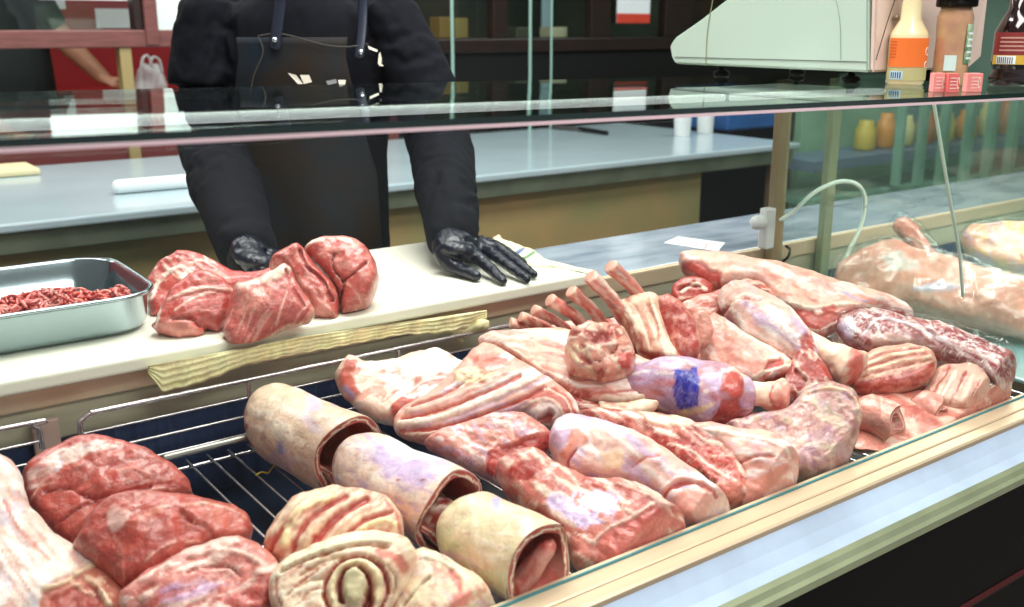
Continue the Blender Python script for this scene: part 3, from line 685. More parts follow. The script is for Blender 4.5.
# ---------------------------------------------------------------- things on the glass top
def og(u, v):
    z = 1.35
    for _ in range(6): p = pz(u, v, z); z = gz(p[0], p[1])+.0005
    return pz(u, v, z)
def scale():
    X0 = 1.57
    q = lambda u, v: px_(u, v, X0)
    t = thing('weighing_scale', 'pale mint weighing scale standing on the glass top', 'weighing scale', (X0+.15, 1.3, gz(X0, 1.3)))
    prof = [(720, -45), (728, -2), (700, 20), (674, 38), (669, 46), (671, 58), (675, 64), (868, 72.5), (868, -45)]
    mesh('housing', *extrude([q(*p) for p in prof], (.30, 0, 0), .004), SCALEM, t)
    yF = q(868, 72)[1]; zB = q(868, 72)[2]
    mesh('seam', *tube([q(675, 57)-A_([.001, 0, 0]), q(867, 62)-A_([.001, 0, 0])], [.0006], 3, 6), DARK, t)
    mesh('seam', *tube([q(715, -10)-A_([.001, 0, 0]), q(708, 30)-A_([.001, 0, 0]), q(706, 66)-A_([.001, 0, 0])], [.0009], 12, 6), pbr('olive_line', '8a8a62', .6), t)
    mesh('seam', *tube([q(834, -10)-A_([.001, 0, 0]), q(840, 20)-A_([.001, 0, 0]), q(841, 60)-A_([.001, 0, 0])], [.0005], 12, 6), pbr('mint_line', '8fa595', .6), t)
    # customer-side panel
    p0 = A_([X0, yF, zB]); 
    V = [(X0+.002, yF, zB), (X0+.30, yF, zB), (X0+.325, yF-.01, zB+.02), (X0+.325, yF-.01, zB+.16), (X0+.30, yF+.015, zB+.2), (X0+.002, yF+.015, zB+.2)]
    mesh('display_panel', *extrude(V, (0, -.012, 0), .004), SCALEP, t)
    q2 = lambda u, v: py(u, v, yF-.015)
    mesh('panel_groove', *tube([q2(902, -20), q2(888, 20), q2(876, 60)], [.0008], 8, 6), DARK, t)
    mesh('screw', *tube([q2(897, 18), q2(897, 18)+A_([0, .004, 0])], [.005], 3, 12), STEELD, t)
    for u, v in ((706, 77), (843, 83)):
        p = og(u, v); p = A_([X0+.03, p[1], gz(X0+.03, p[1])+.0005]); zt = px_(u, v-14, X0)[2]+.004
        hgt = max(q(u, 66)[2]-p[2], .012)
        mesh('foot', *lathe([(.014, 0), (.017, .003), (.017, .010), (.012, .012), (.007, .014), (.007, hgt+.006)], p, 20), BLACK, t, smooth=True)
        p2 = p+A_([.24, 0, 0]); p2[2] = gz(p2[0], p2[1])+.0005
        mesh('foot', *lathe([(.014, 0), (.017, .003), (.017, .010), (.012, .012), (.007, .014), (.007, hgt+.006)], p2, 20), BLACK, t, smooth=True)
scale()
def wrap(c, r, z0, z1, a0, a1, m, name, t, n=20):
    V = []; Fc = []
    for i in range(n+1):
        a = a0+(a1-a0)*i/n
        for rr in (r, r+.0006):
            for z in (z0, z1): V.append((c[0]+rr*math.cos(a), c[1]+rr*math.sin(a), c[2]+z))
    for i in range(n):
        k = i*4; Fc += [[k+2, k+3, k+7, k+6], [k, k+4, k+5, k+1], [k, k+2, k+6, k+4], [k+1, k+5, k+7, k+3]]
    Fc += [[0, 1, 3, 2], [n*4, n*4+2, n*4+3, n*4+1]]
    mesh(name, V, Fc, m, t, smooth=False)
def bottles():
    ca = math.atan2(-FW[1], -FW[0])  # direction towards the camera
    def H(c, u, v): return None
    # orange sauce
    c = og(911, 85.5); k = np.linalg.norm((c-CAMP)@FW)/F_; r = 18.5*k; c = c+A_([FW[0], FW[1], 0])*r; c[2] = gz(c[0], c[1])+.0005
    t = thing('sauce_bottle', 'clear bottle of cream sauce with an orange label, leftmost on the glass top', 'bottle', c)
    gl = pbr('cream_sauce', 'e3d3a4', .25, coat=.8)
    mesh('bottle_body', *lathe([(r*.92, 0), (r, .004), (r, 46*k), (r*.96, 51*k), (r*.55, 64*k), (r*.5, 90*k), (r*.48, 108*k)], c, 28), gl, t, smooth=True)
    wrap(c, r*1.005, 18*k, 46*k, ca-1.5, ca+1.5, ORANGE, 'label', t)
    wrap(c, r*1.03, 5*k, 17*k, ca-1.5, ca+1.4, pbr('label_olive', 'b8b07a', .5), 'lower_label', t)
    wrap(c, r*1.045, 6*k, 14*k, ca-1.2, ca-.5, pbr('barcode_blue', 'b5d3e6', .5), 'barcode', t, 8)
    for i in range(5): wrap(c, r*1.06, 7*k, 13*k, ca-1.12+.12*i, ca-1.07+.12*i, DARK, 'barcode_line', t, 2)
    ltr = pbr('label_white', 'f8e8d8', .5)
    for zc in (33, 20):
        P = [(c[0]+r*1.02*math.cos(ca+.95+.22*math.cos(a)), c[1]+r*1.02*math.sin(ca+.95+.22*math.cos(a)), c[2]+(zc+3.6*math.sin(a))*k) for a in np.linspace(.8, 5.5, 9)]
        mesh('label_mark', *tube(P, [.0009], 16, 6), ltr, t)
    for i in range(6): wrap(c, r*1.02, (42-3*i)*k, (42.8-3*i)*k, ca-1.4, ca-.95, pbr('label_line', 'b8531e', .5), 'label_text', t, 4)
    mesh('cap', *lathe([(r*.55, 108*k), (r*.55, 125*k), (r*.5, 126*k)], c, 20), ORANGE, t, smooth=True)
    # seasoning jar
    c = og(955, 86); k = np.linalg.norm((c-CAMP)@FW)/F_; r = 17.5*k; c = c+A_([FW[0], FW[1], 0])*r; c[2] = gz(c[0], c[1])+.0005
    t = thing('seasoning_jar', 'tan seasoning jar with a black cap between the two sauce bottles', 'jar', c)
    mesh('jar_body', *lathe([(r*.9, 0), (r*.98, .003), (r*.95, 20*k), (r*.93, 45*k), (r*.98, 58*k), (r, 66*k), (r*.85, 74*k), (r*.83, 76*k)], c, 28), pbr('tan_seasoning', 'c79f74', .22, coat=.8, col2='b5846a', nscale=30), t, smooth=True)
    mesh('cap', *lathe([(r*.98, 76*k), (r*1.12, 77*k), (r*1.12, 100*k), (r*1.05, 103*k)], c, 28), BLACK, t, smooth=True)
    wrap(c, r*1.0, 22*k, 60*k, ca+.35, ca+1.1, pbr('green_label', '3f7a52', .5, col2='cfe0bd', nscale=60), 'label', t)
    for i in range(5): wrap(c, r*1.02, (26+6*i)*k, (28+6*i)*k, ca+.45, ca+1.0, PAPER, 'label_text', t, 4)
    wrap(c, r*1.0, 15*k, 30*k, ca-.75, ca-.1, pbr('barcode_pale', 'cfe3dc', .5), 'barcode', t, 8)
    # dark sauce
    c = og(1017, 86); k = np.linalg.norm((c-CAMP)@FW)/F_; r = 19.5*k; c = c+A_([FW[0], FW[1], 0])*r; c[2] = gz(c[0], c[1])+.0005
    t = thing('sauce_bottle', 'dark brown sauce bottle with a red label at the right edge of the glass top', 'bottle', c)
    mesh('bottle_body', *lathe([(r*.88, 0), (r, .004), (r*.98, 10*k), (r*.82, 15*k), (r*.86, 17*k), (r*.97, 22*k), (r*.95, 52*k), (r*.7, 64*k), (r*.42, 74*k), (r*.38, 110*k)], c, 28), pbr('dark_sauce', '1d0d0c', .08, coat=1), t, smooth=True)
    wrap(c, r*.99, 30*k, 52*k, ca-1.5, ca+1.5, pbr('dark_red_label', '8a2f2c', .45), 'label', t)
    wrap(c, r*.99, 21*k, 30*k, ca-1.5, ca+1.5, pbr('gold_label', 'd9ae3f', .4), 'lower_label', t)
    wrap(c, r*1.01, 21.5*k, 29.5*k, ca-1.2, ca-.25, PAPER, 'barcode', t, 8)
    for i in range(8): wrap(c, r*1.02, 22*k, 28*k, ca-1.13+.1*i, ca-1.09+.1*i, DARK, 'barcode_line', t, 2)
    for i in range(4): wrap(c, r*1.0, (34+4*i)*k, (35.6+4*i)*k, ca-1.1, ca+.3, pbr('label_pale_text', 'c9968a', .5), 'label_text', t, 8)
    # pink boxes
    pk = pbr('pink_carton', 'ee8f88', .5); pk2 = pbr('pink_carton_deep', 'e26e6a', .5); wh = pbr('carton_print', 'f8dcd4', .5)
    for i, (u, v, m, lab) in enumerate(((938.5, 92, pk, 'left of three small pink cartons in front of the seasoning jar'), (953, 92.5, pk2, 'middle small pink carton, deeper in colour, in front of the seasoning jar'), (974, 92, pk, 'right small pink carton, standing apart in front of the seasoning jar'))):
        c = og(u, v); s = 5.2*k*.93; hh = 17*k*.93
        fx = A_([FW[0], FW[1], 0]); fx /= np.linalg.norm(fx); c = c+fx*s
        t = thing('pink_carton', lab, 'carton', c, 'small pink cartons on the glass top')
        cr = [c+RT*s*a*(1.35 if i == 2 else 1)+fx*s*b for a, b in ((-1, -1), (1, -1), (1, 1), (-1, 1))]
        mesh('carton_body', *extrude(cr, (0, 0, hh), .0006), m, t)
        for j in range(4):
            zz = hh*(.2+.18*j); a = c-fx*(s+.0004)+A_([0, 0, zz])
            mesh('print_line', *extrude([a-RT*s*.7, a+RT*s*.45, a+RT*s*.45+A_([0, 0, .0012]), a-RT*s*.7+A_([0, 0, .0012])], tuple(-fx*.0003)), wh, t)
        P = [c-fx*(s+.0005)+RT*s*(.75+.2*math.cos(b))+A_([0, 0, hh*(.5+.3*math.sin(b))]) for b in np.linspace(0, 5.5, 8)]
        mesh('print_ring', *tube(P, [.0005], 14, 5), pbr('ring_print_%d' % i, 'f6ecd2', .5), t)
bottles()

# ---------------------------------------------------------------- cables and clip
w = thing('plug_adapter', 'white plastic plug adapter fixed to the left side of the steel post', 'adapter', py(766, 228, 1.48))
a = py(761, 249, 1.475); b = py(773, 207, 1.475)
mesh('casing', *box(a[0], b[0]-.002, 1.462, 1.487, a[2], b[2], .004), WHITE, w); 
c = py(761, 222, 1.475); mesh('knob', *tube([c, c-A_([.016, 0, 0])], [.016], 4, 14), WHITE, w, smooth=True)
tag(mesh('white_cable', *tube([py(u, v, 1.44) for u, v in ((781, 220), (794, 211), (815, 192), (840, 181.5), (858, 185), (865, 200), (861, 225), (847, 255), (835, 284))], [.0048], 70, 10), pbr('white_cable', 'dfeee2', .4), smooth=True), 'white cable looping over from the plug adapter beside the post', 'cable')
tag(mesh('white_cable', *tube([py(u, v, 1.0) for u, v in ((933, 98), (940, 140), (950, 200), (959, 250), (963, 296))], [.0032], 40, 10), pbr('pale_green_cable', 'cfe8d8', .4), smooth=True), 'pale cable hanging straight down inside the right bay', 'cable')
tag(mesh('black_cord', *tube([py(u, v, 1.462) for u, v in ((770, 262), (778, 264), (787, 258), (790, 250), (786, 246))], [.003], 30, 8), BLACK, smooth=True), 'black cord tied round the foot of the steel post', 'cord')
# right-hand bay, far background
w = thing('shelf_unit', 'blurred shelf unit with upright bars far behind the right bay', 'shelf unit', (4.6, 3.4, 0))
gm = pbr('sea_green_metal', '7fae98', .4, .1, noise=.3, nscale=4)
def sb(u0, u1, v0, v1, y, m, nm='panel', d=.05):
    a = py(u0, v1, y); b = py(u1, v0, y); um = max((u0+u1)/2, 0); mesh(nm, *box(a[0], b[0], y, y+d, py(um, v1, y)[2], py(um, v0, y)[2], .004), m, w)
for u in (900, 922, 944, 968, 990, 1012): sb(u, u+7, 100, 185, 3.2, gm, 'upright')
sb(815, 1040, 148, 158, 3.25, pbr('violet_grey', '5f6f8a', .4), 'shelf_board', .3)
sb(815, 1040, 182, 189, 3.25, gm, 'shelf_board', .3)
sb(795, 900, 98, 215, 3.62, pbr('pale_green_panel', '8fb59a', .5, col2='6f9a82', nscale=3), 'side_panel')
sb(850, 1040, 98, 215, 3.75, pbr('deep_green_back', '5f8f78', .6, col2='6d8f98', nscale=5), 'back_panel')
r = rs(9)
for i, u in enumerate((872, 892, 911, 931, 951, 972, 992, 1010)):
    p = py(u, 148, 3.35); hh = .16+.06*r.rand(); rr = .05+.015*r.rand(); zz = py(u, 148, 3.25)[2]
    zz = py(815, 148, 3.25)[2]*0+max(zz, 0)
    tag(mesh('jar', *lathe([(rr*.9, 0), (rr, .01), (rr, hh*.7), (rr*.7, hh*.85), (rr*.7, hh)], (p[0], 3.40, py(927, 148, 3.25)[2]+.003), 14), pbr('jar_%d' % i, ('c9b04a', 'd98f3a', 'cfc98a', 'b56b3a')[i % 4], .4), smooth=True),
        ('olive yellow', 'orange', 'pale green', 'brown', 'golden yellow', 'amber', 'pale lime', 'reddish brown')[i]+' jar on the blurred shelf, number %s from the left behind the right bay' % ('one two three four five six seven eight'.split()[i]), 'jar', 'jars on the far shelf')

# ================================================================ the butcher
RTH = nrm(A_([RT[0], RT[1], 0])); FH = nrm(A_([FW[0], FW[1], 0]))
pc = pt(306, 100, 2.36); PCX = A_([pc[0], pc[1], 0])
per = thing('person', 'butcher in black hoodie, dark apron and black gloves, hands on the white board', 'person', PCX)
def zc(z, s=0, f=0): return PCX+RTH*s+FH*f+A_([0, 0, z])
def vt(zs, rads, **k):  # upright elliptical trunk
    return tube([zc(z) for z in zs], rads, 40, 28, ref=-FH, **k)
SHR, SHL = zc(1.475, .185), zc(1.475, -.20)
ELR, WRR = pt(441, 150, 2.30), pz(452, 238, 1.035)
ELL, WRL = pt(212, 140, 2.34), pz(247, 250, 1.02)
# body (bare parts: head and neck; trunk and legs underneath)
body = [vt([.86, 1.0, 1.2, 1.42, 1.5], [(.15, .095), (.14, .09), (.15, .10), (.17, .095), (.09, .07)]), tube([zc(1.48), zc(1.64, 0, -.01)], [.062, .056], 10, 16)]
hd = lathe([(.02, -.125), (.05, -.11), (.068, -.07), (.078, -.02), (.082, .03), (.078, .08), (.055, .115), (.02, .13)], zc(1.755, 0, -.015), 24)
body.append(hd)
ec = zc(1.75, 0, -.105)
body.append(tube([zc(1.775, 0, -.088), zc(1.745, 0, -.112), zc(1.735, 0, -.09)], [.009, .014, .01], 8, 8))
for s in (-1, 1): body.append(tube([zc(1.77, s*.08, -.01), zc(1.735, s*.08, -.008)], [(.02, .008)], 6, 8))
for s, foot in ((-1, .1), (1, .1)): body.append(tube([zc(.92, s*.08), zc(.5, s*.1), zc(.08, s*.1)], [.085, .055, .04], 12, 14))
V, Fc = remesh(body, .011, 5)
bo = sub(mesh('body', V, Fc, SKIN, per, smooth=True), per)
mesh('hair', *remesh([lathe([(.085, -.02), (.09, .04), (.086, .09), (.06, .128), (.02, .14)], zc(1.762, 0, .004), 24)], .01, 3), HAIR, bo, smooth=True)
for s in (-1, 1): mesh('eye', *lathe([(.002, -.011), (.011, 0), (.002, .011)], zc(1.765, s*.032, -.086), 14), pbr('eye', 'e9e4de', .2), bo, smooth=True)
mesh('mouth', *tube([zc(1.705, -.024, -.086), zc(1.703, 0, -.094), zc(1.705, .024, -.086)], [.005], 10, 8), pbr('lips', '9a5548', .5), bo, smooth=True)
# hoodie
def arm(S, E, W, r, side):
    S2 = S+RTH*side*.015
    return tube([S2, S2*.5+E*.5+RTH*side*.012, E, E*.5+W*.5, W], r, 40, 22)
hood = [vt([.90, .98, 1.15, 1.35, 1.47, 1.53], [(.19, .125), (.185, .125), (.185, .125), (.205, .125), (.17, .10), (.09, .075)]),
        arm(SHR, ELR, WRR, [.068, .078, .075, .066, .054], 1), arm(SHL, ELL, WRL, [.070, .082, .080, .074, .060], -1),
        tube([zc(1.50, -.12, .03), zc(1.54, -.06, .09), zc(1.55, .06, .09), zc(1.50, .12, .03)], [.045, .055, .055, .045], 16, 12)]
V, Fc = remesh(hood, .007, 4); V = A_(V)
# wrinkles around the elbows and cuffs
def dist_seg(P, a, b): ab = b-a; t = np.clip(((P-a)@ab)/(ab@ab), 0, 1); return t, np.linalg.norm(P-(a+t[:, None]*ab), axis=1)
cen = V.copy(); disp = np.zeros(len(V)); nn = fbm(V*14, 3, 3)
for (a, b) in ((SHR, ELR), (ELR, WRR), (SHL, ELL), (ELL, WRL)):
    t, d = dist_seg(V, a, b); m = (d < .095)
    L = np.linalg.norm(b-a); disp = np.where(m, .0045*np.sin((t*L*80)+nn*6)*np.clip(.2+1.2*fbm(V*7, 21, 2), 0, 1), disp)
def vnormals(V, Fc):
    N = np.zeros_like(V); F4 = A_([f if len(f) == 4 else f+[f[-1]] for f in Fc]); a, b, c, d = (V[F4[:, i]] for i in range(4)); fn = np.cross(c-a, d-b)
    for i in range(4): np.add.at(N, F4[:, i], fn)
    return N/(np.linalg.norm(N, axis=1)[:, None]+1e-12)
V = V+vnormals(V, [list(f) for f in Fc])*(disp+.003*nn)[:, None]
ho = sub(mesh('hoodie', V, Fc, CLOTH, per, smooth=True), per)
for W, E, r in ((WRR, ELR, .050), (WRL, ELL, .053)):
    d = nrm(W-E); mesh('cuff', *tube([W-d*.045, W-d*.01, W+d*.022], [r*1.02, r*.98, r*.86], 14, 28), pbr('ribbed_cuff', '131318', .9, bump=.5, bscale=150), ho, smooth=True)
# trousers and shoes
mesh('trousers', *remesh([vt([.80, .90, .95], [(.18, .115), (.18, .12), (.18, .12)])]+[tube([zc(.88, s*.09), zc(.5, s*.1), zc(.09, s*.105)], [.10, .075, .062], 14, 16) for s in (-1, 1)], .012, 4), pbr('dark_trousers', '14161c', .9), per, smooth=True)
for s in (-1, 1): mesh('shoe', *remesh([tube([zc(.045, s*.105, .06), zc(.05, s*.11, -.06), zc(.035, s*.115, -.16)], [(.045, .04), (.048, .045), (.04, .03)], 12, 16)], .008, 2), BLACK, per, smooth=True)
# apron: a curved sheet over chest and belly
def apron():
    zs = np.linspace(.52, 1.425, 60); n = 50; V = []
    def hw(z): return float(np.interp(z, [.5, 1.12, 1.25, 1.38, 1.43], [.19, .172, .142, .118, .122]))
    def prad(z): return np.interp(z, [.5, .9, .98, 1.15, 1.35, 1.47], [.146, .149, .150, .149, .149, .140]), np.interp(z, [.5, .9, 1.15, 1.35, 1.47], [.20, .205, .20, .215, .18])
    for th in (0, .003):
        for z in zs:
            d, wv = prad(z)
            for i in range(n):
                s = (i/(n-1)*2-1)*hw(z); f = -(d+th)*math.sqrt(max(1-(s/(wv*1.03))**2, .02)); wr = .006*math.sin(s*38+z*6)*np.clip((1.2-z)*3, 0, 1)
                V.append(zc(z, s, f-wr-.004))
    m = len(zs); Fc = []; O = m*n
    for a in range(m-1):
        for b in range(n-1):
            k = a*n+b; Fc += [[k, k+n, k+n+1, k+1], [O+k, O+k+1, O+k+n+1, O+k+n]]
    for a in range(m-1): Fc += [[a*n, O+a*n, O+a*n+n, a*n+n], [a*n+n-1, a*n+2*n-1, O+a*n+2*n-1, O+a*n+n-1]]
    for b in range(n-1): Fc += [[b, b+1, O+b+1, O+b], [(m-1)*n+b, O+(m-1)*n+b, O+(m-1)*n+b+1, (m-1)*n+b+1]]
    ap = sub(mesh('apron', V, Fc, APRON, per, smooth=True), per)
    def f_at(u, v, off=.008):
        # surface point of the apron/hoodie along the view ray
        for t in np.linspace(2.0, 2.5, 400):
            p = pt(u, v, t); q = p-PCX; s = q@RTH; f = q@FH; d, wv = prad(p[2])
            if abs(s) < wv and f > -(d+off)*math.sqrt(max(1-(s/(wv*1.03))**2, .02))-.004: return p
        return pt(u, v, 2.25)
    def strip(pts, hwid, name, m, thk=.0025):
        P = [f_at(u, v, .012) for u, v in pts]; return mesh(name, *tube(P, [(hwid, thk)], 16, 8, ref=-FH), m, ap, smooth=True)
    strip([(283, -25), (280, 5), (277, 30), (275, 47)], .0125, 'strap', LEATHER); strip([(364, -25), (363, 5), (362, 30), (359, 56)], .011, 'strap', LEATHER)
    for u, v in ((275, 40), (361, 52)):
        p = f_at(u, v, .014); mesh('rivet', *tube([p, p-FH*.003], [.0065], 3, 14), pbr('rivet_steel', 'c9d2dc', .2, .9), ap, smooth=True)
    strip([(258, 36), (282, 34), (320, 44), (345, 47), (368, 44)], .0018, 'hem_stitching', pbr('stitching', '35342f', .8), .0008)
    strip([(258, 36), (263, 52), (254, 75), (250, 95)], .0014, 'hem_stitching', pbr('stitching_b', '3d3a30', .8), .0008)
    wm = pbr('emblem_print', 'e9e4d2', .6)
    def flat(pts, k): 
        P = [f_at(u, v, .019) for u, v in pts]; mesh('emblem_shape', *extrude(P, tuple(-FH*.0008)), wm if k else pbr('emblem_grey', '8e9494', .6), ap)
    flat([(288, 73), (296, 75), (303, 84), (298, 84)], 1); flat([(300, 75), (309, 75), (312, 82), (304, 84)], 1)
    flat([(326, 81), (336, 79), (337, 83), (328, 85)], 0); flat([(338, 80), (346, 80), (345, 85), (340, 87)], 1)
    flat([(368, 46), (378, 50), (377, 52), (369, 49)], 1); flat([(379, 53), (383, 51), (381, 66), (378, 64)], 1); flat([(383, 62), (393, 51), (393, 54), (384, 66), (379, 66)], 1); flat([(386, 52), (394, 50), (393, 53), (386, 55)], 1)
apron()
# gloved hands
def glove(K, name='glove'):
    parts = []
    for f in K: parts.append(tube([pz(*p) if len(p) == 3 else p for p in f[0]], f[1], 24, 14))
    V, Fc = remesh(parts, .0026, 3); V = A_(V); nn = fbm(V*75, 5, 3); nn2 = np.abs(fbm(V*45, 8, 2))
    V = V+vnormals(V, [list(f) for f in Fc])*((.0012*nn-.0014*nn2))[:, None]
    V[:, 2] = np.maximum(V[:, 2], .9775)
    return mesh(name, V, Fc, GLOVE, per, smooth=True)
glove([
    ([(450, 234, 1.045), (456, 246, 1.030), (466, 254, 1.012)], [(.034, .028), (.040, .024), (.036, .018)]),
    ([(458, 240, 1.035), (474, 250, 1.012)], [(.032, .022), (.026, .016)]),
    ([(462, 242, 1.033), (482, 249, 1.010)], [.024, .016]),
    ([(441, 252, 1.020), (447, 262, 1.002), (462, 270, .992), (477, 276, .988)], [.017, .016, .0135, .0105]),
    ([(466, 246, 1.025), (476, 256, 1.012), (490, 268, .998), (503, 281, .986)], [.0155, .0140, .0125, .0095]),
    ([(474, 244, 1.022), (490, 252, 1.012), (508, 265, .999), (527, 279, .986)], [.0150, .0138, .0120, .0092]),
    ([(480, 243, 1.020), (497, 249, 1.010), (516, 261, .999), (534, 275, .986)], [.0140, .0128, .0112, .0088]),
    ([(480, 241, 1.020), (496, 245, 1.006), (510, 253, .994), (524, 263, .986)], [.0120, .0110, .0098, .0078])])
glove([
    ([(246, 248, 1.035), (256, 258, 1.020), (268, 264, 1.005)], [(.034, .027), (.042, .022), (.036, .016)]),
    ([(262, 262, 1.010), (276, 266, 1.0), (290, 272, .99)], [.014, .0125, .010]),
    ([(258, 264, 1.008), (270, 271, .998), (283, 279, .988)], [.014, .0125, .010]),
    ([(252, 265, 1.008), (262, 273, .998), (273, 283, .988)], [.014, .0125, .010]),
    ([(246, 264, 1.008), (253, 273, .998), (261, 282, .988)], [.012, .011, .009]),
    ([(268, 254, 1.02), (281, 256, 1.012), (294, 259, 1.004)], [.015, .013, .010])])
# second person beyond the screen
def far():
    c = py(6, 60, 4.85); C0 = A_([c[0], c[1], 0])
    t = thing('person', 'person in dark clothes beyond the timber screen, bare forearm reaching to the right', 'person', C0)
    sh = py(12, -30, 4.8); el = py(48, 24, 4.75); wr = py(104, 79, 4.65); hd = py(116, 86, 4.62)
    V, Fc = remesh([tube([el, wr], [.055, .034], 14, 14), tube([wr, hd], [(.045, .02), (.04, .015)], 8, 12)]+[tube([hd, hd+A_([.05, -.02+.02*i, -.01])], [.011], 6, 8) for i in range(4)]+[tube([wr, wr+A_([.05, -.05, 0])], [.012], 6, 8)]
                   +[tube([C0+A_([0, 0, 1.5]), C0+A_([0, 0, 1.62])], [.06], 6, 12), lathe([(.02, -.12), (.07, -.06), (.085, .02), (.06, .1), (.02, .13)], C0+A_([0, 0, 1.74]), 18), tube([sh, el], [.05], 8, 10), tube([C0+A_([0, 0, 1.4]), sh], [.08], 8, 10), tube([C0+A_([0, 0, 1.0]), C0+A_([0, 0, 1.52])], [(.14, .09)], 8, 14)], .012, 3)
    b = sub(mesh('body', V, Fc, SKIN, t, smooth=True), t)
    mesh('shirt', *remesh([tube([C0+A_([0, 0, .8]), C0+A_([0, 0, 1.2]), C0+A_([0, 0, 1.5])], [(.19, .13), (.19, .13), (.17, .11)], 14, 16), tube([C0+A_([0, 0, 1.45]), sh, (sh+el)/2, el], [.09, .09, .085, .075], 16, 14)], .012, 3), pbr('dark_shirt', '18201f', .8), t, smooth=True)
    mesh('hair', *lathe([(.09, -.01), (.093, .04), (.07, .11), (.02, .14)], C0+A_([0, .01, 1.745]), 18), HAIR, b, smooth=True)
    mesh('trousers', *remesh([tube([C0+A_([s*.09, 0, .85]), C0+A_([s*.1, 0, .08])], [.09, .06], 8, 12) for s in (-1, 1)], .015, 2), pbr('far_trousers', '101114', .9), t, smooth=True)
far()

# ================================================================ meat
R0, R1, R2, PK, PL, FT, CR, LV, WH = '8e302c', 'b04b44', 'c2645a', 'd88c80', 'e9b8a9', 'f1dccb', 'e9d5b4', 'c4aed2', 'f8f0ec'
G1 = 'cuts of meat piled in the display case'
def N(c, s, h, a, sx, sy, th, poly=None): return ('n', c, s, h, a, (sx, sy), th)+((poly,) if poly else ())
def Lc(c, w, h, *p): return ('l', c, w, h, list(p))
def Pc(c, s, h, *p): return ('p', c, s, h, list(p))
# ---- on the board
def board():
    zb = .9765
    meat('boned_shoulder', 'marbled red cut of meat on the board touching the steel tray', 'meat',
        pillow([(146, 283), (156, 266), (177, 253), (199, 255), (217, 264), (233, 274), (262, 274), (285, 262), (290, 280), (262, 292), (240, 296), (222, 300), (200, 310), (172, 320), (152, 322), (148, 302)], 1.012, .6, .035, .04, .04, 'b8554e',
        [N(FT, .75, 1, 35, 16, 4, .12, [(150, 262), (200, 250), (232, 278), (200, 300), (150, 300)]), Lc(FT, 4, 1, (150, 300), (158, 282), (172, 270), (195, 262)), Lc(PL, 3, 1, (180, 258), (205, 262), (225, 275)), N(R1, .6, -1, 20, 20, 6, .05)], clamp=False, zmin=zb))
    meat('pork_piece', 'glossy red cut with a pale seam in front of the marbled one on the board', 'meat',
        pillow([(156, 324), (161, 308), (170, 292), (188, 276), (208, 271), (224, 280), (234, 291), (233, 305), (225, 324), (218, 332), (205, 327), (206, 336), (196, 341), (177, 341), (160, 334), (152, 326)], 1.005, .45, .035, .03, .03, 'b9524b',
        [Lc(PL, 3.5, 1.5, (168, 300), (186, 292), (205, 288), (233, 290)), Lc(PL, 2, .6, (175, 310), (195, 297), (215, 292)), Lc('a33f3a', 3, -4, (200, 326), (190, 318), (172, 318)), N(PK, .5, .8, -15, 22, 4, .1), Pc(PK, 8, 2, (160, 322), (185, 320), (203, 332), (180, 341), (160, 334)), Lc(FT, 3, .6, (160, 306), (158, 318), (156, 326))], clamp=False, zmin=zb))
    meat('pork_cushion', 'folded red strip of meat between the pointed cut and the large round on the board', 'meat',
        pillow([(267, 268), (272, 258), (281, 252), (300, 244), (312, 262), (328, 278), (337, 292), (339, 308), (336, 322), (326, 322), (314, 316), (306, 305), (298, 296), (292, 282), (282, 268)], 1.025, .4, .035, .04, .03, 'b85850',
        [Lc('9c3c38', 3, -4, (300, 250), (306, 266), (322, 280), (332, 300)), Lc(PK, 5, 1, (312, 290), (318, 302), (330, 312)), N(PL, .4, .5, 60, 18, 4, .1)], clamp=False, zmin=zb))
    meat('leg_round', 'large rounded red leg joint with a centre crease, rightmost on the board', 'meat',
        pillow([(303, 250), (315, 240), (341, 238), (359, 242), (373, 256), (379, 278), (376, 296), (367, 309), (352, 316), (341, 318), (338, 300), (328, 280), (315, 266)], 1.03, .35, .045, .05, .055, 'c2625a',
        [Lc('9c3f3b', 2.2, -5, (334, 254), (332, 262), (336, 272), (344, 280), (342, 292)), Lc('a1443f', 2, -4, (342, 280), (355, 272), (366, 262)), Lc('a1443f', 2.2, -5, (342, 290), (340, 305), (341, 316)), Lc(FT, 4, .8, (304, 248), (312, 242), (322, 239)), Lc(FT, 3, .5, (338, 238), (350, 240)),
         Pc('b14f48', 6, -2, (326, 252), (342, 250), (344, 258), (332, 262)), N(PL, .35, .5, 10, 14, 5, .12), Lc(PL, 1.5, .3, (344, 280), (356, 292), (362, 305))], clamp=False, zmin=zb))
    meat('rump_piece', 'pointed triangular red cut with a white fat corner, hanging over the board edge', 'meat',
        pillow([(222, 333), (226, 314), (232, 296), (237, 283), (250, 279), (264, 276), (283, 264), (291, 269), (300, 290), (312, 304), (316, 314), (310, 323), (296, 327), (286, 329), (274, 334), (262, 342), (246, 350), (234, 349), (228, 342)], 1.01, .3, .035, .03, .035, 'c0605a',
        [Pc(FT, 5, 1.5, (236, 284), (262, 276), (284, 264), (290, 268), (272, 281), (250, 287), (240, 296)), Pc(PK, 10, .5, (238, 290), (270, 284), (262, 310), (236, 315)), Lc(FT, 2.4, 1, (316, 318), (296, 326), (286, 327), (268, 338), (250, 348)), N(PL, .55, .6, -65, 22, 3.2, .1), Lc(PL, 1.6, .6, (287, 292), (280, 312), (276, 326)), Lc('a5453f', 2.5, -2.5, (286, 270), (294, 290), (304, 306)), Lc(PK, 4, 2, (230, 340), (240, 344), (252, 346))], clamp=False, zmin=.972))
board()

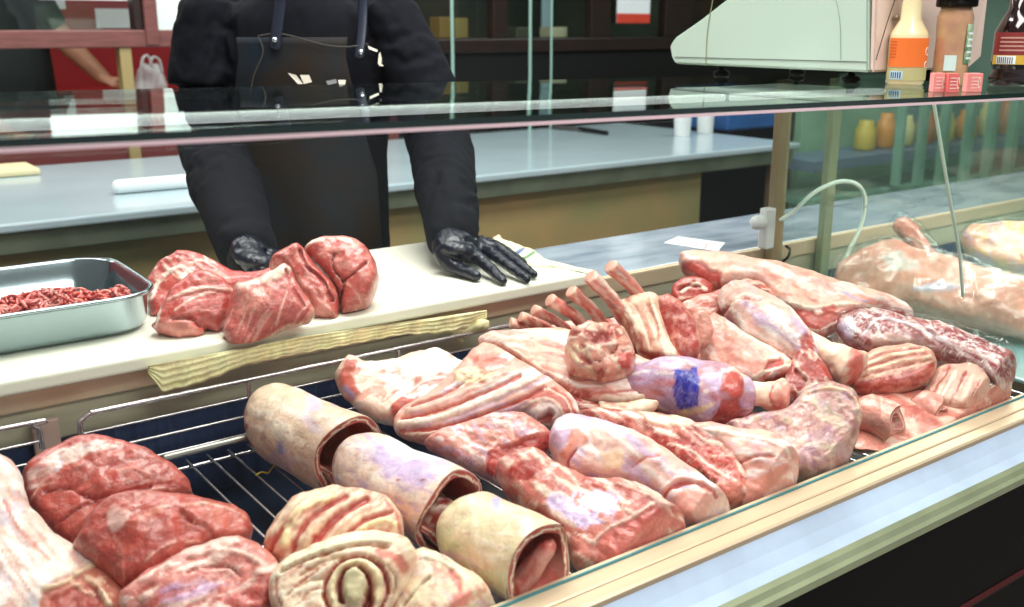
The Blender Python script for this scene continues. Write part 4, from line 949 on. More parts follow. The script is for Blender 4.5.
# ---- pile, roughly from the back to the front
def mt(name, label, *a, mat=MEAT, group=None, **k): return meat(name, label, 'meat', pillow(*a, **k), mat, group)
meat('pork_slab', 'long pale slab with red cut edge lying at the top right of the pile', 'meat', pillow(
    [(681, 259), (692, 255), (719, 254), (757, 263), (786, 268), (821, 277), (845, 287), (882, 299), (903, 307), (911, 316), (905, 321), (888, 317), (862, 312), (840, 322), (822, 334), (812, 334), (800, 325), (786, 312), (774, 300), (757, 285), (735, 282), (715, 286), (700, 278), (684, 270)], .955, 1.1, .028, .04, .03, 'e6b3a3',
    [N(WH, .6, .5, 20, 40, 6, .05), N(PK, .55, -.5, 18, 30, 5, .15), Pc(R1, 3, -3, (681, 262), (700, 262), (720, 272), (720, 284), (706, 280), (684, 271)), Pc('ad4a42', 2, -3, (776, 298), (800, 308), (824, 313), (862, 308), (890, 312), (890, 318), (862, 313), (842, 322), (820, 334), (800, 326)),
     Lc(FT, 3, 2, (790, 303), (815, 308), (845, 304), (880, 307)), Pc('b04c45', 2, -2, (888, 309), (904, 311), (909, 318), (892, 317)), Pc(R2, 2, -1.5, (818, 309), (832, 306), (838, 310), (826, 314)), Lc(FT, 2.2, 1, (796, 320), (815, 330), (835, 322)), Lc(LV, 2, 0, (842, 292), (858, 299), (870, 302)), N('b65a52', .5, -.5, 25, 12, 4, .3, [(760, 270), (900, 300), (880, 312), (800, 305)])]), FAT)
mt('red_trim', 'curled dark red piece peeping out under the long slab at the top of the pile', [(672, 297), (673, 285), (684, 277), (700, 278), (714, 286), (712, 296), (700, 300), (688, 304), (678, 306)], .95, .6, .022, .03, .02, 'ab4740', [Lc(FT, 3, 1, (682, 292), (694, 284), (706, 290)), Lc(PL, 2.5, .5, (676, 300), (690, 297), (704, 297)), Lc(R0, 2, -3, (678, 290), (688, 285), (700, 287))])
mt('belly_strip', 'pink curved strip of meat behind the upper bone-in shank', [(676, 306), (700, 296), (727, 290), (746, 281), (760, 283), (770, 290), (777, 300), (772, 304), (752, 296), (735, 300), (724, 315), (712, 325), (690, 320)], .945, .8, .022, .03, .022, PK, [Pc(R1, 3, 0, (744, 283), (762, 284), (776, 298), (770, 302), (758, 294), (744, 290)), N(R2, .7, -1, -15, 24, 4, .05), N(FT, .6, 1, -15, 24, 3, .2)])
mt('ham_slab', 'broad pink fatty slab between the rack of ribs and the two shanks', [(706, 322), (714, 314), (728, 322), (745, 334), (765, 345), (788, 358), (797, 368), (796, 378), (780, 381), (760, 384), (742, 388), (722, 372), (704, 364), (700, 350), (702, 335)], .905, .7, .03, .04, .035, 'e3a898',
   [N(PK, .7, -.5, 35, 14, 6, .0), N(WH, .5, .5, 35, 16, 5, .2), Pc(R1, 1.6, -3, (768, 362), (782, 357), (784, 364), (770, 374), (760, 378)), Lc(FT, 4, 1, (752, 378), (768, 370), (790, 366)), Pc('a8453e', 1.6, -3, (760, 382), (778, 372), (794, 374), (792, 380), (776, 383)), Lc(FT, 3, 1, (742, 334), (765, 345), (788, 360))], mat=FAT)
mt('dark_trim', 'dark red offcut tucked below the upper shank bone', [(796, 352), (812, 350), (826, 366), (834, 384), (826, 394), (806, 398), (790, 404), (780, 398), (784, 380)], .88, .6, .025, .03, .025, 'a33f39', [N(FT, .6, .5, 60, 14, 4, .15), Lc(FT, 5, 2, (800, 396), (812, 388), (824, 386)), Lc(R0, 3, -4, (796, 370), (806, 380))])
# stamped and upper shanks with their bones
def shank(name, label, path, rad, base, lay, bpath, brad, blay, extra=()):
    c = np.mean(path, 0); t = thing(name, label, 'meat', c, None)
    V, Fc, C = ptube(path, rad, base, lay, 70, 56, .006, 18); mesh('muscle', V, Fc, MEAT, t, col=C, smooth=True)
    V, Fc, C = ptube(bpath, brad, 'efd3bb', blay, 46, 36, .0026, 50, dome=.3); mesh('bone', V, Fc, BONE, t, col=C, smooth=True)
    return t
M = 1/1010
z1 = .925
shank('bone_in_shank', 'pale bone-in shank with purple sheen, bone end pointing right, upper of the two', [pz(736, 298, .955), pz(752, 312, .95), pz(775, 328, .94), pz(796, 343, .925), pz(806, 352, .915)], [.034, .043, .046, .041, .033, .026], 'e5bfb4',
    [N(LV, .75, 0, 45, 40, 6, .0), N(WH, .8, .5, 42, 40, 4, .05), N(PK, .6, -.3, 42, 30, 4, .15), Lc('b14c45', 2.5, -3, (722, 318), (727, 308), (740, 297), (760, 300)), Pc('b34f47', 3, -2, (798, 338), (808, 330), (816, 342), (812, 360), (803, 364)), Lc(FT, 3, 1, (730, 305), (745, 292), (760, 296))],
    [pz(803, 342, .92), pz(818, 349, .915), pz(838, 359, .905), pz(853, 369, .895)], [.024, .022, .0225, .028, .036],
    [N(FT, .8, .3, 30, 25, 4, .05), Pc('d2746a', 2, 0, (853, 347), (862, 352), (863, 368), (853, 391), (846, 388), (847, 368)), Lc('c8655c', 3, -2, (858, 352), (852, 372), (846, 388)), N(PK, .35, 0, 20, 10, 5, .1)])
shank('bone_in_shank', 'bone-in shank with a blue ink stamp on its skin, in the middle of the pile', [pz(640, 384, .90), pz(665, 386, .90), pz(695, 390, .895), pz(722, 394, .89), pz(736, 396, .885)], [.032, .042, .047, .051, .049, .038], 'bd8f9f',
    [N(LV, .7, 0, 3, 50, 7, -.1), N(WH, .75, .5, 5, 45, 4, .15), N('b65a5a', .65, -.3, 5, 30, 4, .2), Pc('bb544c', 3, 2, (722, 372), (734, 366), (744, 376), (743, 392), (732, 398), (720, 390)), Lc(FT, 1.8, .6, (722, 372), (734, 366), (744, 377)), Pc('a8423d', 3, -3, (720, 398), (738, 400), (742, 414), (728, 428), (708, 428), (716, 412)),
     Pc('262a9e', 1.5, 0, (674, 373), (696, 368), (699, 388), (698, 406), (679, 411), (674, 392)), N('7f78cc', .55, 0, 70, 9, 2.2, .15, [(677, 376), (695, 372), (697, 388), (696, 404), (680, 408), (676, 392)]), Lc(CR, 5, 0, (668, 418), (690, 412), (712, 404))],
    [pz(738, 394, .888), pz(755, 394, .885), pz(770, 396, .88), pz(782, 397, .878)], [.018, .019, .021, .026, .030],
    [N(FT, .7, .3, 0, 20, 4, .05), Pc('d99a8c', 2, 0, (772, 384), (783, 377), (795, 385), (795, 404), (783, 418), (770, 408)), Lc('c9695f', 2, -1.5, (774, 386), (770, 398), (776, 410)), N('c9695f', .6, -.5, 60, 6, 3, .1, [(772, 384), (783, 377), (795, 385), (795, 404), (783, 418), (770, 408)]), Lc(PK, 4, 0, (736, 398), (752, 402))])
# rack of ribs, trimmed bones standing up
def rack_of_ribs():
    cz = .95
    t = thing('rib_rack', 'rack of trimmed rib bones standing up, its cut eye of meat facing right', 'rack of ribs', pz(650, 330, .93))
    B = [((646, 308), (611, 266), .975, 1.03), ((626, 322), (591, 277), .96, 1.025), ((604, 326), (571, 291), .95, 1.005), ((586, 328), (550, 300), .945, .99), ((568, 330), (534, 310), .94, .972), ((552, 331), (521, 317), .935, .958), ((540, 333), (511, 323), .93, .945)]
    for i, (b, tp, zb, ztp) in enumerate(B):
        k = 1 if i < 2 else (.85 if i < 4 else .7)
        a = pz(*b, zb); d = py(tp[0], tp[1], a[1]+.012)
        m = (a+d)/2+A_([.002, -.006, .002])
        V, Fc, C = ptube([a, m, d], [(.0160*k, .012*k), (.0135*k, .011*k), (.0165*k, .013*k)], 'd88a7e', [N(FT, .75, .3, 50, 18, 3, .0), N('b9584f', .6, -.2, 50, 14, 3, .2), Pc('e9b4a2', 1.5, 0, (tp[0]-8, tp[1]-6), (tp[0]+6, tp[1]-6), (tp[0]+5, tp[1]+5), (tp[0]-7, tp[1]+4))], 30, 24, .0016, 70, clamp=False, dome=.2)
        V[:, 1] = np.minimum(V[:, 1], 1.495)
        mesh('rib_bone', V, Fc, BONE, t, col=C, smooth=True)
    meat('fat_cover', None, None, pillow([(617, 304), (632, 296), (652, 292), (660, 298), (664, 320), (672, 345), (684, 360), (668, 366), (650, 362), (638, 352), (628, 335)], .955, .3, .026, .03, .02, 'e6b9a4', [N('f3e3cf', .9, 1.5, 75, 30, 4, .0), N('c26a5d', .8, -1.5, 75, 26, 4, .12), Pc('a43f39', 2, -2, (640, 350), (660, 352), (668, 362), (650, 361))]), FAT, parent=t)
    meat('eye_of_meat', None, None, pillow([(656, 298), (668, 294), (680, 300), (690, 314), (698, 330), (701, 345), (698, 357), (686, 364), (670, 363), (664, 350), (660, 330), (657, 312)], .955, .1, .022, .04, .014, 'b85049', [N('e3a091', .6, .2, 70, 5, 3, .12), Lc(FT, 2, .6, (657, 298), (660, 325), (666, 352), (674, 364)), Lc(PL, 1.5, .4, (684, 302), (696, 322), (701, 346))]), MEAT, parent=t)
    meat('lean_strip', None, None, pillow([(545, 332), (556, 323), (580, 322), (600, 320), (622, 318), (640, 330), (640, 350), (610, 350), (570, 345), (548, 340)], .925, .4, .022, .03, .02, 'bb5a50', [N(FT, .7, .5, 30, 14, 4, .05), N(R1, .6, -.5, 30, 12, 4, .1)]), MEAT, parent=t)
rack_of_ribs()
mt('cartilage_knob', 'smooth pale pink knob of cartilage beside the eye of the rib rack', [(690, 322), (696, 310), (706, 309), (712, 318), (713, 332), (708, 345), (701, 348), (694, 340)], .95, .2, .014, .02, .02, 'e3a393', [Lc(PL, 3, 0, (697, 316), (694, 332), (700, 344)), N('d0847a', .5, 0, 80, 10, 5, .1)], amp=.0008)
meat('belly_slab', 'long curved belly slab with layered pink and white edge under the round knuckle', 'meat', pillow(
    [(480, 341), (492, 335), (521, 333), (560, 329), (600, 340), (640, 360), (658, 366), (672, 375), (679, 384), (673, 393), (655, 400), (632, 404), (611, 405), (582, 400), (560, 392), (540, 379), (522, 366), (502, 352), (486, 348)], .915, 1.2, .022, .03, .018, 'e8bcab',
    [N(WH, .75, .7, 12, 60, 5, .0), N(PK, .8, -.7, 12, 50, 4, .12), Pc('f0d8c6', 3, 1, (492, 336), (570, 331), (570, 337), (510, 342)), Lc('b8554c', 6, -3, (490, 345), (505, 350), (525, 366), (545, 380), (565, 391), (590, 396)), Lc('eec5b4', 2.5, 3, (486, 342), (503, 346), (526, 360), (550, 375), (568, 385)), Lc('c5645a', 3, -2, (640, 391), (660, 386), (678, 381)), Lc(FT, 4, 1, (600, 398), (640, 397), (668, 391)),
     Lc('c9776b', 3.5, -1, (560, 386), (600, 392), (640, 388)), Lc(PL, 7, 2, (600, 378), (640, 374), (668, 378)), N('b34c44', .8, -.5, 30, 9, 4, .1, [(500, 345), (590, 390), (590, 398), (540, 382), (498, 352)])]), FAT)
mt('round_knuckle', 'round knobbly knuckle joint of pale fat and red meat sitting on the belly slab', [(566, 346), (571, 334), (585, 326), (605, 325), (622, 328), (630, 340), (635, 358), (633, 374), (622, 379), (604, 386), (584, 378), (568, 374), (566, 357)], .945, .3, .045, .045, .05, 'dc9c8b',
   [N(CR, .9, 2, 60, 16, 5, .0, [(562, 340), (590, 345), (600, 384), (565, 380)]), N('a8403b', .85, -2, 120, 10, 6, .15), N(FT, .7, 1, 30, 9, 4, .15), Pc('a64842', 3, -1, (585, 330), (605, 332), (612, 342), (596, 344), (586, 340)), Pc('c0554d', 3, 0, (618, 352), (630, 352), (632, 368), (620, 372))], amp=.007, nsc=26)
mt('fat_flap', 'ragged cream flap of fat below the belly slab', [(598, 402), (620, 404), (650, 400), (660, 404), (652, 412), (634, 418), (612, 416), (600, 412)], .88, 1, .012, .02, .012, 'ecd2ba', [N(PK, .7, -1, 10, 14, 3, .15), N(CR, .6, 1, 10, 12, 3, .1)], mat=FAT)
mt('dark_trim', 'dark red offcut in the gap under the belly slab', [(560, 396), (590, 402), (612, 410), (618, 424), (600, 426), (575, 418), (560, 410)], .87, .8, .015, .03, .015, '9c3a35', [N(FT, .5, .5, 10, 12, 3, .2)])
meat('fatty_flank', 'white fatty flank piece with a red curled corner against the back rail', 'meat', pillow(
    [(336, 377), (341, 369), (348, 360), (357, 361), (366, 367), (393, 363), (416, 355), (435, 350), (450, 357), (462, 366), (492, 370), (480, 392), (450, 402), (420, 412), (400, 422), (380, 420), (360, 408), (346, 397), (339, 387)], .885, 1.1, .024, .03, .025, 'eecdbd',
    [N(WH, .9, 1, -15, 26, 8, -.05), N('d98d80', .75, -1, -20, 16, 6, .15), Pc('c4685d', 3, 2, (338, 376), (348, 361), (357, 362), (352, 374), (360, 392), (352, 398), (341, 386)), Lc(LV, 5, 0, (344, 388), (352, 396)), Pc('fbf4ee', 6, 2, (400, 362), (436, 352), (456, 362), (440, 374), (405, 384)), Pc('b8544b', 3, 1, (391, 404), (402, 398), (418, 402), (414, 414), (398, 422), (390, 414)), N('c0655a', .8, -1, -30, 14, 5, .05, [(415, 378), (465, 366), (450, 392), (410, 404)])]), FAT)
meat('rib_sheet', 'folded sheet of ribs with long pink and white bone ridges in the centre left', 'meat', pillow(
    [(396, 429), (398, 416), (412, 405), (437, 390), (455, 374), (470, 356), (482, 348), (497, 350), (520, 364), (549, 382), (569, 396), (577, 408), (579, 418), (566, 423), (549, 424), (535, 422), (521, 411), (500, 419), (480, 426), (452, 436), (430, 440), (410, 437)], .885, 1.0, .030, .035, .022, 'e3ab9c',
    [N(WH, .7, .6, -22, 60, 6, .0), N(LV, .5, 0, -22, 40, 6, .2), Lc('c2655b', 3.5, -3, (402, 418), (435, 411), (470, 398), (500, 386), (520, 376)), Lc('f3ddd0', 6, 3, (400, 424), (435, 419), (475, 405), (515, 388), (535, 380)), Lc('b9544b', 4, -3, (400, 430), (440, 427), (480, 415), (520, 400), (545, 388)), Lc('e9beb0', 5, 2, (408, 411), (440, 402), (480, 386), (505, 374)), Lc('bf6157', 3, -2, (412, 406), (445, 393), (470, 380)),
     Pc('ebd3ae', 4, 2, (452, 372), (478, 366), (500, 372), (486, 380), (460, 386)), N('b9584e', .7, -1, -20, 8, 4, .15, [(450, 365), (500, 352), (520, 372), (470, 388)]), Pc('cf7668', 6, 1, (470, 356), (492, 352), (505, 362), (480, 370)),
     Pc('c6695e', 3, 1, (530, 398), (555, 386), (572, 400), (578, 416), (566, 420), (560, 406), (545, 402)), Lc(FT, 2.2, 1.5, (520, 408), (540, 400), (556, 404), (564, 418)), Pc('8f3a34', 2, -7, (538, 415), (549, 408), (556, 413), (552, 422), (540, 421)), Lc(FT, 1.8, 1, (545, 388), (565, 400), (573, 418)), Lc('f0d9c9', 2, 1, (410, 434), (450, 429), (490, 417))]), FAT)
mt('red_block', 'cut block with a smooth deep red face between the rib sheet and the belly rolls', [(424, 444), (440, 432), (462, 425), (492, 417), (522, 416), (548, 430), (553, 440), (549, 450), (529, 462), (510, 476), (498, 480), (486, 474), (470, 466), (452, 458), (440, 450)], .865, .8, .026, .04, .016, 'dd9a8d',
   [N(WH, .6, .7, 20, 12, 5, .1), N(LV, .5, 0, 30, 12, 6, .15), N('c2645a', .6, -1, 25, 14, 5, .1), Pc('b84841', 2.2, -3, (487, 452), (497, 447), (529, 437), (553, 432), (553, 446), (529, 462), (504, 480), (486, 474)), Lc('d98074', 2, 1, (488, 451), (508, 443), (530, 436), (552, 431))])
meat('shoulder_blade', 'grey pink joint under a silvery membrane, below the shank bones at right', 'meat', pillow(
    [(722, 428), (758, 418), (787, 413), (796, 403), (808, 392), (825, 387), (846, 391), (858, 402), (861, 420), (856, 440), (851, 458), (832, 470), (810, 480), (792, 478), (770, 460), (740, 445)], .865, .7, .035, .05, .035, 'b98a83',
    [N('d9b9ae', .8, .8, -30, 20, 8, .0), N('9c5a5c', .7, -.8, 60, 14, 6, .1), N('c9bba0', .6, .3, 10, 16, 8, .15), Lc('e8c6a8', 2.5, 2, (808, 393), (826, 388), (846, 392), (858, 404), (859, 420)), N('9a6f8a', .5, 0, 20, 16, 8, .15)]), MEAT)
# pink rolled slices behind the sill
for (a, b, rr, lab, vz) in ((pz(862, 408, .845), pz(896, 422, .838), .037, 'smooth pink rolled piece with a ring shaped end beside the grey joint', 0), (pz(916, 402, .838), pz(944, 412, .834), .034, 'second smaller pink rolled piece to the right behind the sill', 1)):
    V, Fc, C = roll(a, b, rr, rr, 1.55, .009, -2.2, 'd98f82', 'cf7a70', [N('e6ada0', .6, .3, 20, 30, 8, .1), Lc('eec2b2', 2, .5, (880, 392), (884, 420)), N('f3d9cc', .4, .2, 0, 10, 6, .3)], I=90, K=24, fatc='efc9ba')
    meat('meat_roll', lab, 'meat', (V, Fc, C), MEAT)
meat('rib_slab', 'brownish slab of short ribs in striped layers under the wrapped leg', 'meat', pillow([(850, 384), (856, 368), (864, 356), (884, 348), (911, 346), (932, 352), (937, 363), (931, 376), (911, 387), (884, 392), (858, 392)], .885, .9, .02, .035, .014, 'd3a791',
    [Lc('a85a4c', 2, -1.5, (862, 362), (890, 352), (920, 348)), Lc('a04e43', 2, -1.5, (857, 371), (890, 360), (928, 354)), Lc('b06a58', 2, -1.5, (855, 378), (890, 369), (932, 360)), Lc('ead0b5', 2.5, 1, (860, 367), (890, 356), (922, 351)), Lc('e6cbb0', 2.5, 1, (856, 375), (890, 364), (930, 357)), Pc('ab463e', 3, 0, (855, 382), (890, 376), (935, 362), (931, 377), (911, 388), (884, 393), (856, 393)), N('d68a7a', .5, .5, -15, 12, 3, .1)]), MEAT)
meat('rib_slab', 'pale striped slab of ribs close to the sill at the far right of the pile', 'meat', pillow([(926, 388), (934, 374), (944, 366), (970, 364), (984, 372), (992, 388), (990, 402), (970, 410), (950, 412), (930, 404), (922, 396)], .86, .9, .02, .035, .014, 'dfb3a2',
    [Lc('a9473f', 5, -1, (930, 396), (945, 372), (950, 366)), Lc('efd8c6', 4, 1.5, (940, 400), (956, 372)), Lc('b0584c', 3.5, -1, (950, 404), (966, 372)), Lc('efd8c6', 4, 1.5, (962, 404), (974, 376)), Lc('b9695c', 3, -1, (972, 402), (980, 380)), Pc('cf8a7c', 6, 0, (920, 420), (960, 402), (990, 394), (985, 408), (940, 434), (915, 438)), N('e9c0ae', .5, .3, -60, 14, 4, .1)]), MEAT)
def wrapped_leg():
    P = [(839, 330), (841, 321), (853, 314), (876, 311), (900, 317), (923, 323), (949, 329), (979, 341), (1005, 351), (1030, 366), (1036, 384), (1025, 392), (1005, 388), (987, 377), (970, 365), (941, 356), (911, 347), (868, 348), (847, 341)]
    lay = [N('efd9d4', .8, 1, 24, 34, 3, .1), N('8f3340', .7, -1, 24, 30, 5, .0), Pc('c9b4cc', 4, 0, (839, 325), (850, 317), (858, 330), (848, 342)), Pc('d9b3a8', 5, 0, (868, 332), (915, 338), (940, 350), (905, 347), (870, 348)), N(WH, .7, .5, 50, 12, 2, .3), Lc('f5eef2', 2, 1, (862, 336), (880, 318), (905, 322)), Lc('f5eef2', 2, 1, (905, 322), (950, 345), (1000, 378)), Lc('dcd2d8', 3, 0, (915, 350), (960, 374), (1000, 392))]
    t = thing('wrapped_joint', 'long dark red leg of meat in clear film at the right end of the pile', 'meat', pz(930, 350, .90))
    meat('leg_meat', None, None, pillow(P, .905, .9, .028, .035, .03, 'a1474c', lay, amp=.004), WRAPMEAT, parent=t)
    V, Fc, C = pillow([(836, 331), (838, 318), (853, 311), (878, 308), (902, 313), (950, 325), (1006, 347), (1036, 364), (1040, 390), (1022, 398), (985, 388), (960, 372), (905, 356), (865, 352), (845, 345)], .905, .9, .032, .036, .03, 'ffffff', [N('ffffff', 0, 4, 30, 20, 4, .0), N('ffffff', 0, 2.5, 70, 10, 3, .1)], amp=.004, h=.003)
    mesh('clear_film', V, Fc, FILM, t, smooth=True)
wrapped_leg()
# ---- front rows
meat('rib_chunk', 'bone-in rib chunk with open red cut end and dark hollow, centre right at the sill', 'meat', pillow(
    [(578, 417), (600, 410), (627, 414), (660, 416), (690, 424), (712, 434), (735, 452), (745, 474), (745, 498), (730, 508), (712, 498), (700, 484), (677, 468), (655, 456), (635, 445), (610, 434), (590, 426)], .865, .8, .028, .045, .02, 'cf8478',
    [N(FT, .8, .8, 28, 26, 4, .0), N('a8433c', .85, -1, 30, 22, 5, .05), Pc('eccfb6', 3, 1.5, (640, 412), (688, 416), (694, 424), (670, 428), (648, 422)), Pc('b2453e', 3, 0, (650, 432), (680, 438), (712, 446), (736, 460), (742, 478), (720, 482), (690, 468), (660, 452)), Lc(FT, 2, .8, (668, 444), (690, 450), (705, 462), (728, 478)), Pc('963631', 2, -2, (614, 424), (624, 420), (632, 428), (622, 433)), Pc('33100f', 1.5, -9, (689, 470), (700, 470), (716, 482), (714, 488), (700, 480)), Pc('c97568', 3, 0, (716, 482), (742, 482), (745, 500), (730, 508)), N('e9c0ae', .7, .5, 30, 7, 3, .15, [(650, 430), (740, 460), (742, 485), (690, 470)])]), MEAT)
meat('pale_loin', 'thick pale pink loin end resting against the glass right of the rib chunk', 'meat', pillow(
    [(655, 441), (668, 432), (690, 428), (716, 428), (748, 433), (768, 436), (784, 446), (797, 458), (801, 476), (790, 490), (765, 500), (742, 508), (734, 500), (740, 480), (722, 458), (700, 446), (672, 446)], .858, .7, .034, .05, .035, 'e5b2a4',
    [N(WH, .7, .8, 12, 30, 6, .0), N(PK, .6, -.5, 10, 26, 7, .1), N('d9a8c0', .4, 0, 10, 20, 8, .2), Lc('f5e3d2', 3, 1.5, (690, 430), (740, 434), (784, 448), (798, 462)), Pc('d2887b', 6, 0, (742, 480), (800, 466), (798, 480), (760, 502), (740, 506)), Lc('c9786c', 3, -2, (730, 470), (750, 458), (775, 456))]), FAT)
meat('rolled_leg', 'boned leg with lilac skin and a pink folded cut end, in the front row centre', 'meat', pillow(
    [(551, 440), (555, 428), (568, 420), (586, 421), (613, 430), (639, 440), (657, 450), (677, 463), (703, 481), (727, 500), (735, 516), (715, 525), (688, 527), (668, 510), (650, 496), (627, 487), (598, 484), (576, 482), (560, 470), (553, 455)], .865, .7, .040, .05, .04, 'e7c0b4',
    [N(LV, .75, 0, 35, 30, 9, .05), N(WH, .75, .5, 35, 26, 7, .05), N(PK, .5, -.5, 30, 20, 6, .2), Pc('d9907f', 4, 1, (572, 428), (584, 432), (590, 442), (578, 448), (566, 462), (560, 455)), Pc('f0cdb0', 5, 1, (600, 452), (620, 450), (628, 464), (605, 472)), Lc('b9554c', 5, -3, (664, 498), (668, 490), (680, 484), (695, 482), (712, 490), (727, 502)), Pc('e2a99e', 3, 2, (672, 500), (685, 488), (706, 490), (728, 506), (715, 522), (690, 524)), Lc('c9776c', 2, -1, (632, 466), (645, 458), (660, 456)), Lc('a8433d', 3, -2, (576, 450), (568, 462), (574, 476)), Lc(PL, 3, 2, (662, 492), (678, 479), (702, 482))]), FAT)
meat('marbled_shoulder', 'marbled shoulder with painted lilac sheen and a wide pink cut face against the sill', 'meat', pillow(
    [(497, 474), (504, 464), (516, 458), (541, 454), (556, 464), (580, 478), (600, 482), (618, 481), (640, 488), (660, 500), (684, 518), (694, 532), (676, 548), (640, 562), (610, 574), (594, 572), (576, 568), (562, 545), (537, 518), (510, 498)], .85, .75, .035, .05, .03, 'cf7c72',
    [N(FT, .8, .8, 35, 22, 5, .0), N('ab453e', .8, -.8, 35, 20, 6, .1), Pc('ccb4d6', 6, 0, (545, 500), (562, 496), (585, 508), (602, 522), (580, 526), (560, 516)), Pc('d9c4e0', 5, 0, (595, 492), (612, 492), (618, 510), (606, 516)), N('d8c3e6', .9, .6, -60, 12, 3, .0, [(548, 490), (620, 490), (620, 520), (590, 530), (550, 512)]), Pc('cb6a63', 4, -1, (594, 545), (606, 532), (630, 520), (655, 506), (684, 518), (694, 532), (640, 562), (600, 576)), Lc('f0cfc0', 2, 1, (594, 540), (606, 530), (630, 518), (652, 504)), Lc('e9b7a9', 3, 2, (618, 484), (645, 494), (668, 508), (688, 524)), Pc('a8403a', 4, 0, (500, 472), (520, 460), (540, 458), (545, 470), (530, 478), (510, 480)), N('e08f86', .4, .2, -25, 24, 5, .1, [(600, 540), (660, 508), (690, 530), (640, 560)])]), MEAT)  # lilac sheen patches are painted into the meat colour
# belly rolls
def bigroll(nm, lab, a, b, r0, r1, turns, ph, rind, lay, inner=None, sq=1, **k):
    V, Fc, C = roll(a, b, r0, r1, turns, .010, ph, rind, 'b5514a', lay, inner=inner, sq=sq, **k)
    t = thing(nm, lab, 'meat', (A_(a)+A_(b))/2, None); mesh('rind_sheet', V, Fc, FAT, t, col=C, smooth=True); return t
skin = [N('dfbfa8', .35, -.4, 25, 30, 10, .05), N('f6e8dc', .6, .4, 20, 26, 9, .05), N('c2796a', .6, -.5, 40, 5, 4, .52), N(LV, .45, 0, 40, 30, 14, .25)]
tA = bigroll('belly_roll', 'rolled belly with cream rind, leftmost of three, beside the bare rack wires', pz(268, 415, .862), pz(352, 456, .862), .063, .066, 1.3, -2.2, 'ebcdb6', skin+[Pc('a9a7cf', 2, 0, (277, 441), (283, 440), (284, 452), (279, 455)), Pc('d9c6dc', 8, 0, (305, 395), (320, 395), (322, 412), (308, 414)), Lc('c2766a', 3, 0, (247, 425), (244, 435), (252, 446)), Lc('c4736a', 1.6, 0, (312, 420), (316, 423))], 'cf8a7c')
tB = bigroll('belly_roll', 'rolled belly with purple stained rind, middle one of the three rolls', pz(360, 466, .862), pz(454, 513, .86), .062, .064, 1.3, -2.2, 'e9c9ba', skin+[Pc('cdb6d8', 12, 0, (372, 440), (420, 444), (450, 466), (420, 490), (380, 472)), Pc('f3eef6', 8, 0, (385, 438), (425, 442), (445, 456), (410, 458), (388, 450)), Lc('b0413c', 2.4, 0, (421, 479), (423, 480)), Lc('b0413c', 2, 0, (398, 480), (399, 482)), N('b58fc0', .6, 0, 30, 18, 5, .2)], 'cf8a7c')
tC = bigroll('belly_roll', 'rolled belly with greenish cream rind and open end at the sill', pz(466, 526, .856), pz(546, 566, .852), .0585, .0605, 1.2, -2.4, 'e3cfae', skin+[N('cfd0a8', .7, 0, 20, 30, 16, .0), Pc('b9b0d6', 2, 0, (492, 500), (500, 499), (502, 508), (494, 510)), Pc('b9b0d6', 2, 0, (518, 520), (524, 519), (525, 525), (519, 526)), Lc('efe0c6', 5, 0, (470, 500), (476, 530), (480, 566))], 'b5675c')
meat('tongue_of_meat', None, None, ptube([pz(520, 585, .82), pz(533, 566, .842), pz(548, 545, .868)], [(.016, .012), (.018, .012), (.013, .010)], 'd06f65', [N(PL, .5, .5, -60, 14, 4, .1)], 30, 20), MEAT, parent=tC)
meat('lean_filling', None, None, ptube([pz(420, 505, .85), pz(445, 520, .845)], [(.030, .028), (.026, .024)], '8f3832', [N(FT, .8, .6, 60, 14, 4, .05)], 20, 20), MEAT, parent=tB)
# layered roll and spiral roll
meat('layered_roll', 'twisted roll of cream skin and red streaks behind the spiral roll', 'meat', pillow(
    [(263, 548), (267, 537), (279, 520), (297, 501), (317, 493), (343, 490), (367, 493), (384, 499), (397, 512), (402, 528), (400, 548), (380, 560), (340, 566), (300, 574), (276, 568)], .868, .5, .045, .05, .04, 'e2bfa6',
    [N('efdcc0', .6, .6, -45, 26, 6, .0), N('c2685c', .6, -.6, -45, 22, 5, .1), Lc('b2473f', 7, -2, (268, 556), (276, 538), (288, 524)), Lc('eeddb2', 9, 3, (284, 545), (290, 525), (305, 506), (330, 497)), Lc('b4504a', 5, -3, (290, 560), (298, 535), (318, 512), (345, 497)), Lc('d8b8a0', 7, 2, (300, 560), (306, 540), (326, 516), (352, 502)), Lc('ad463f', 6, -3, (308, 555), (318, 538), (338, 516), (366, 500)), Lc('e9c9b4', 5, 2, (322, 548), (336, 530), (356, 512), (380, 503)), Lc('b54f47', 4.5, -3, (330, 552), (345, 536), (365, 520), (392, 512)), Lc('efdcae', 6, 2, (352, 540), (365, 527), (384, 520), (396, 524)), Lc('a9433c', 3, -4, (345, 550), (356, 536), (372, 532), (394, 534)), Lc('c4645a', 3.5, 1, (385, 501), (396, 514), (400, 532), (399, 546)), N('c46a60', .5, -.5, -45, 18, 3, .2)]), FAT)
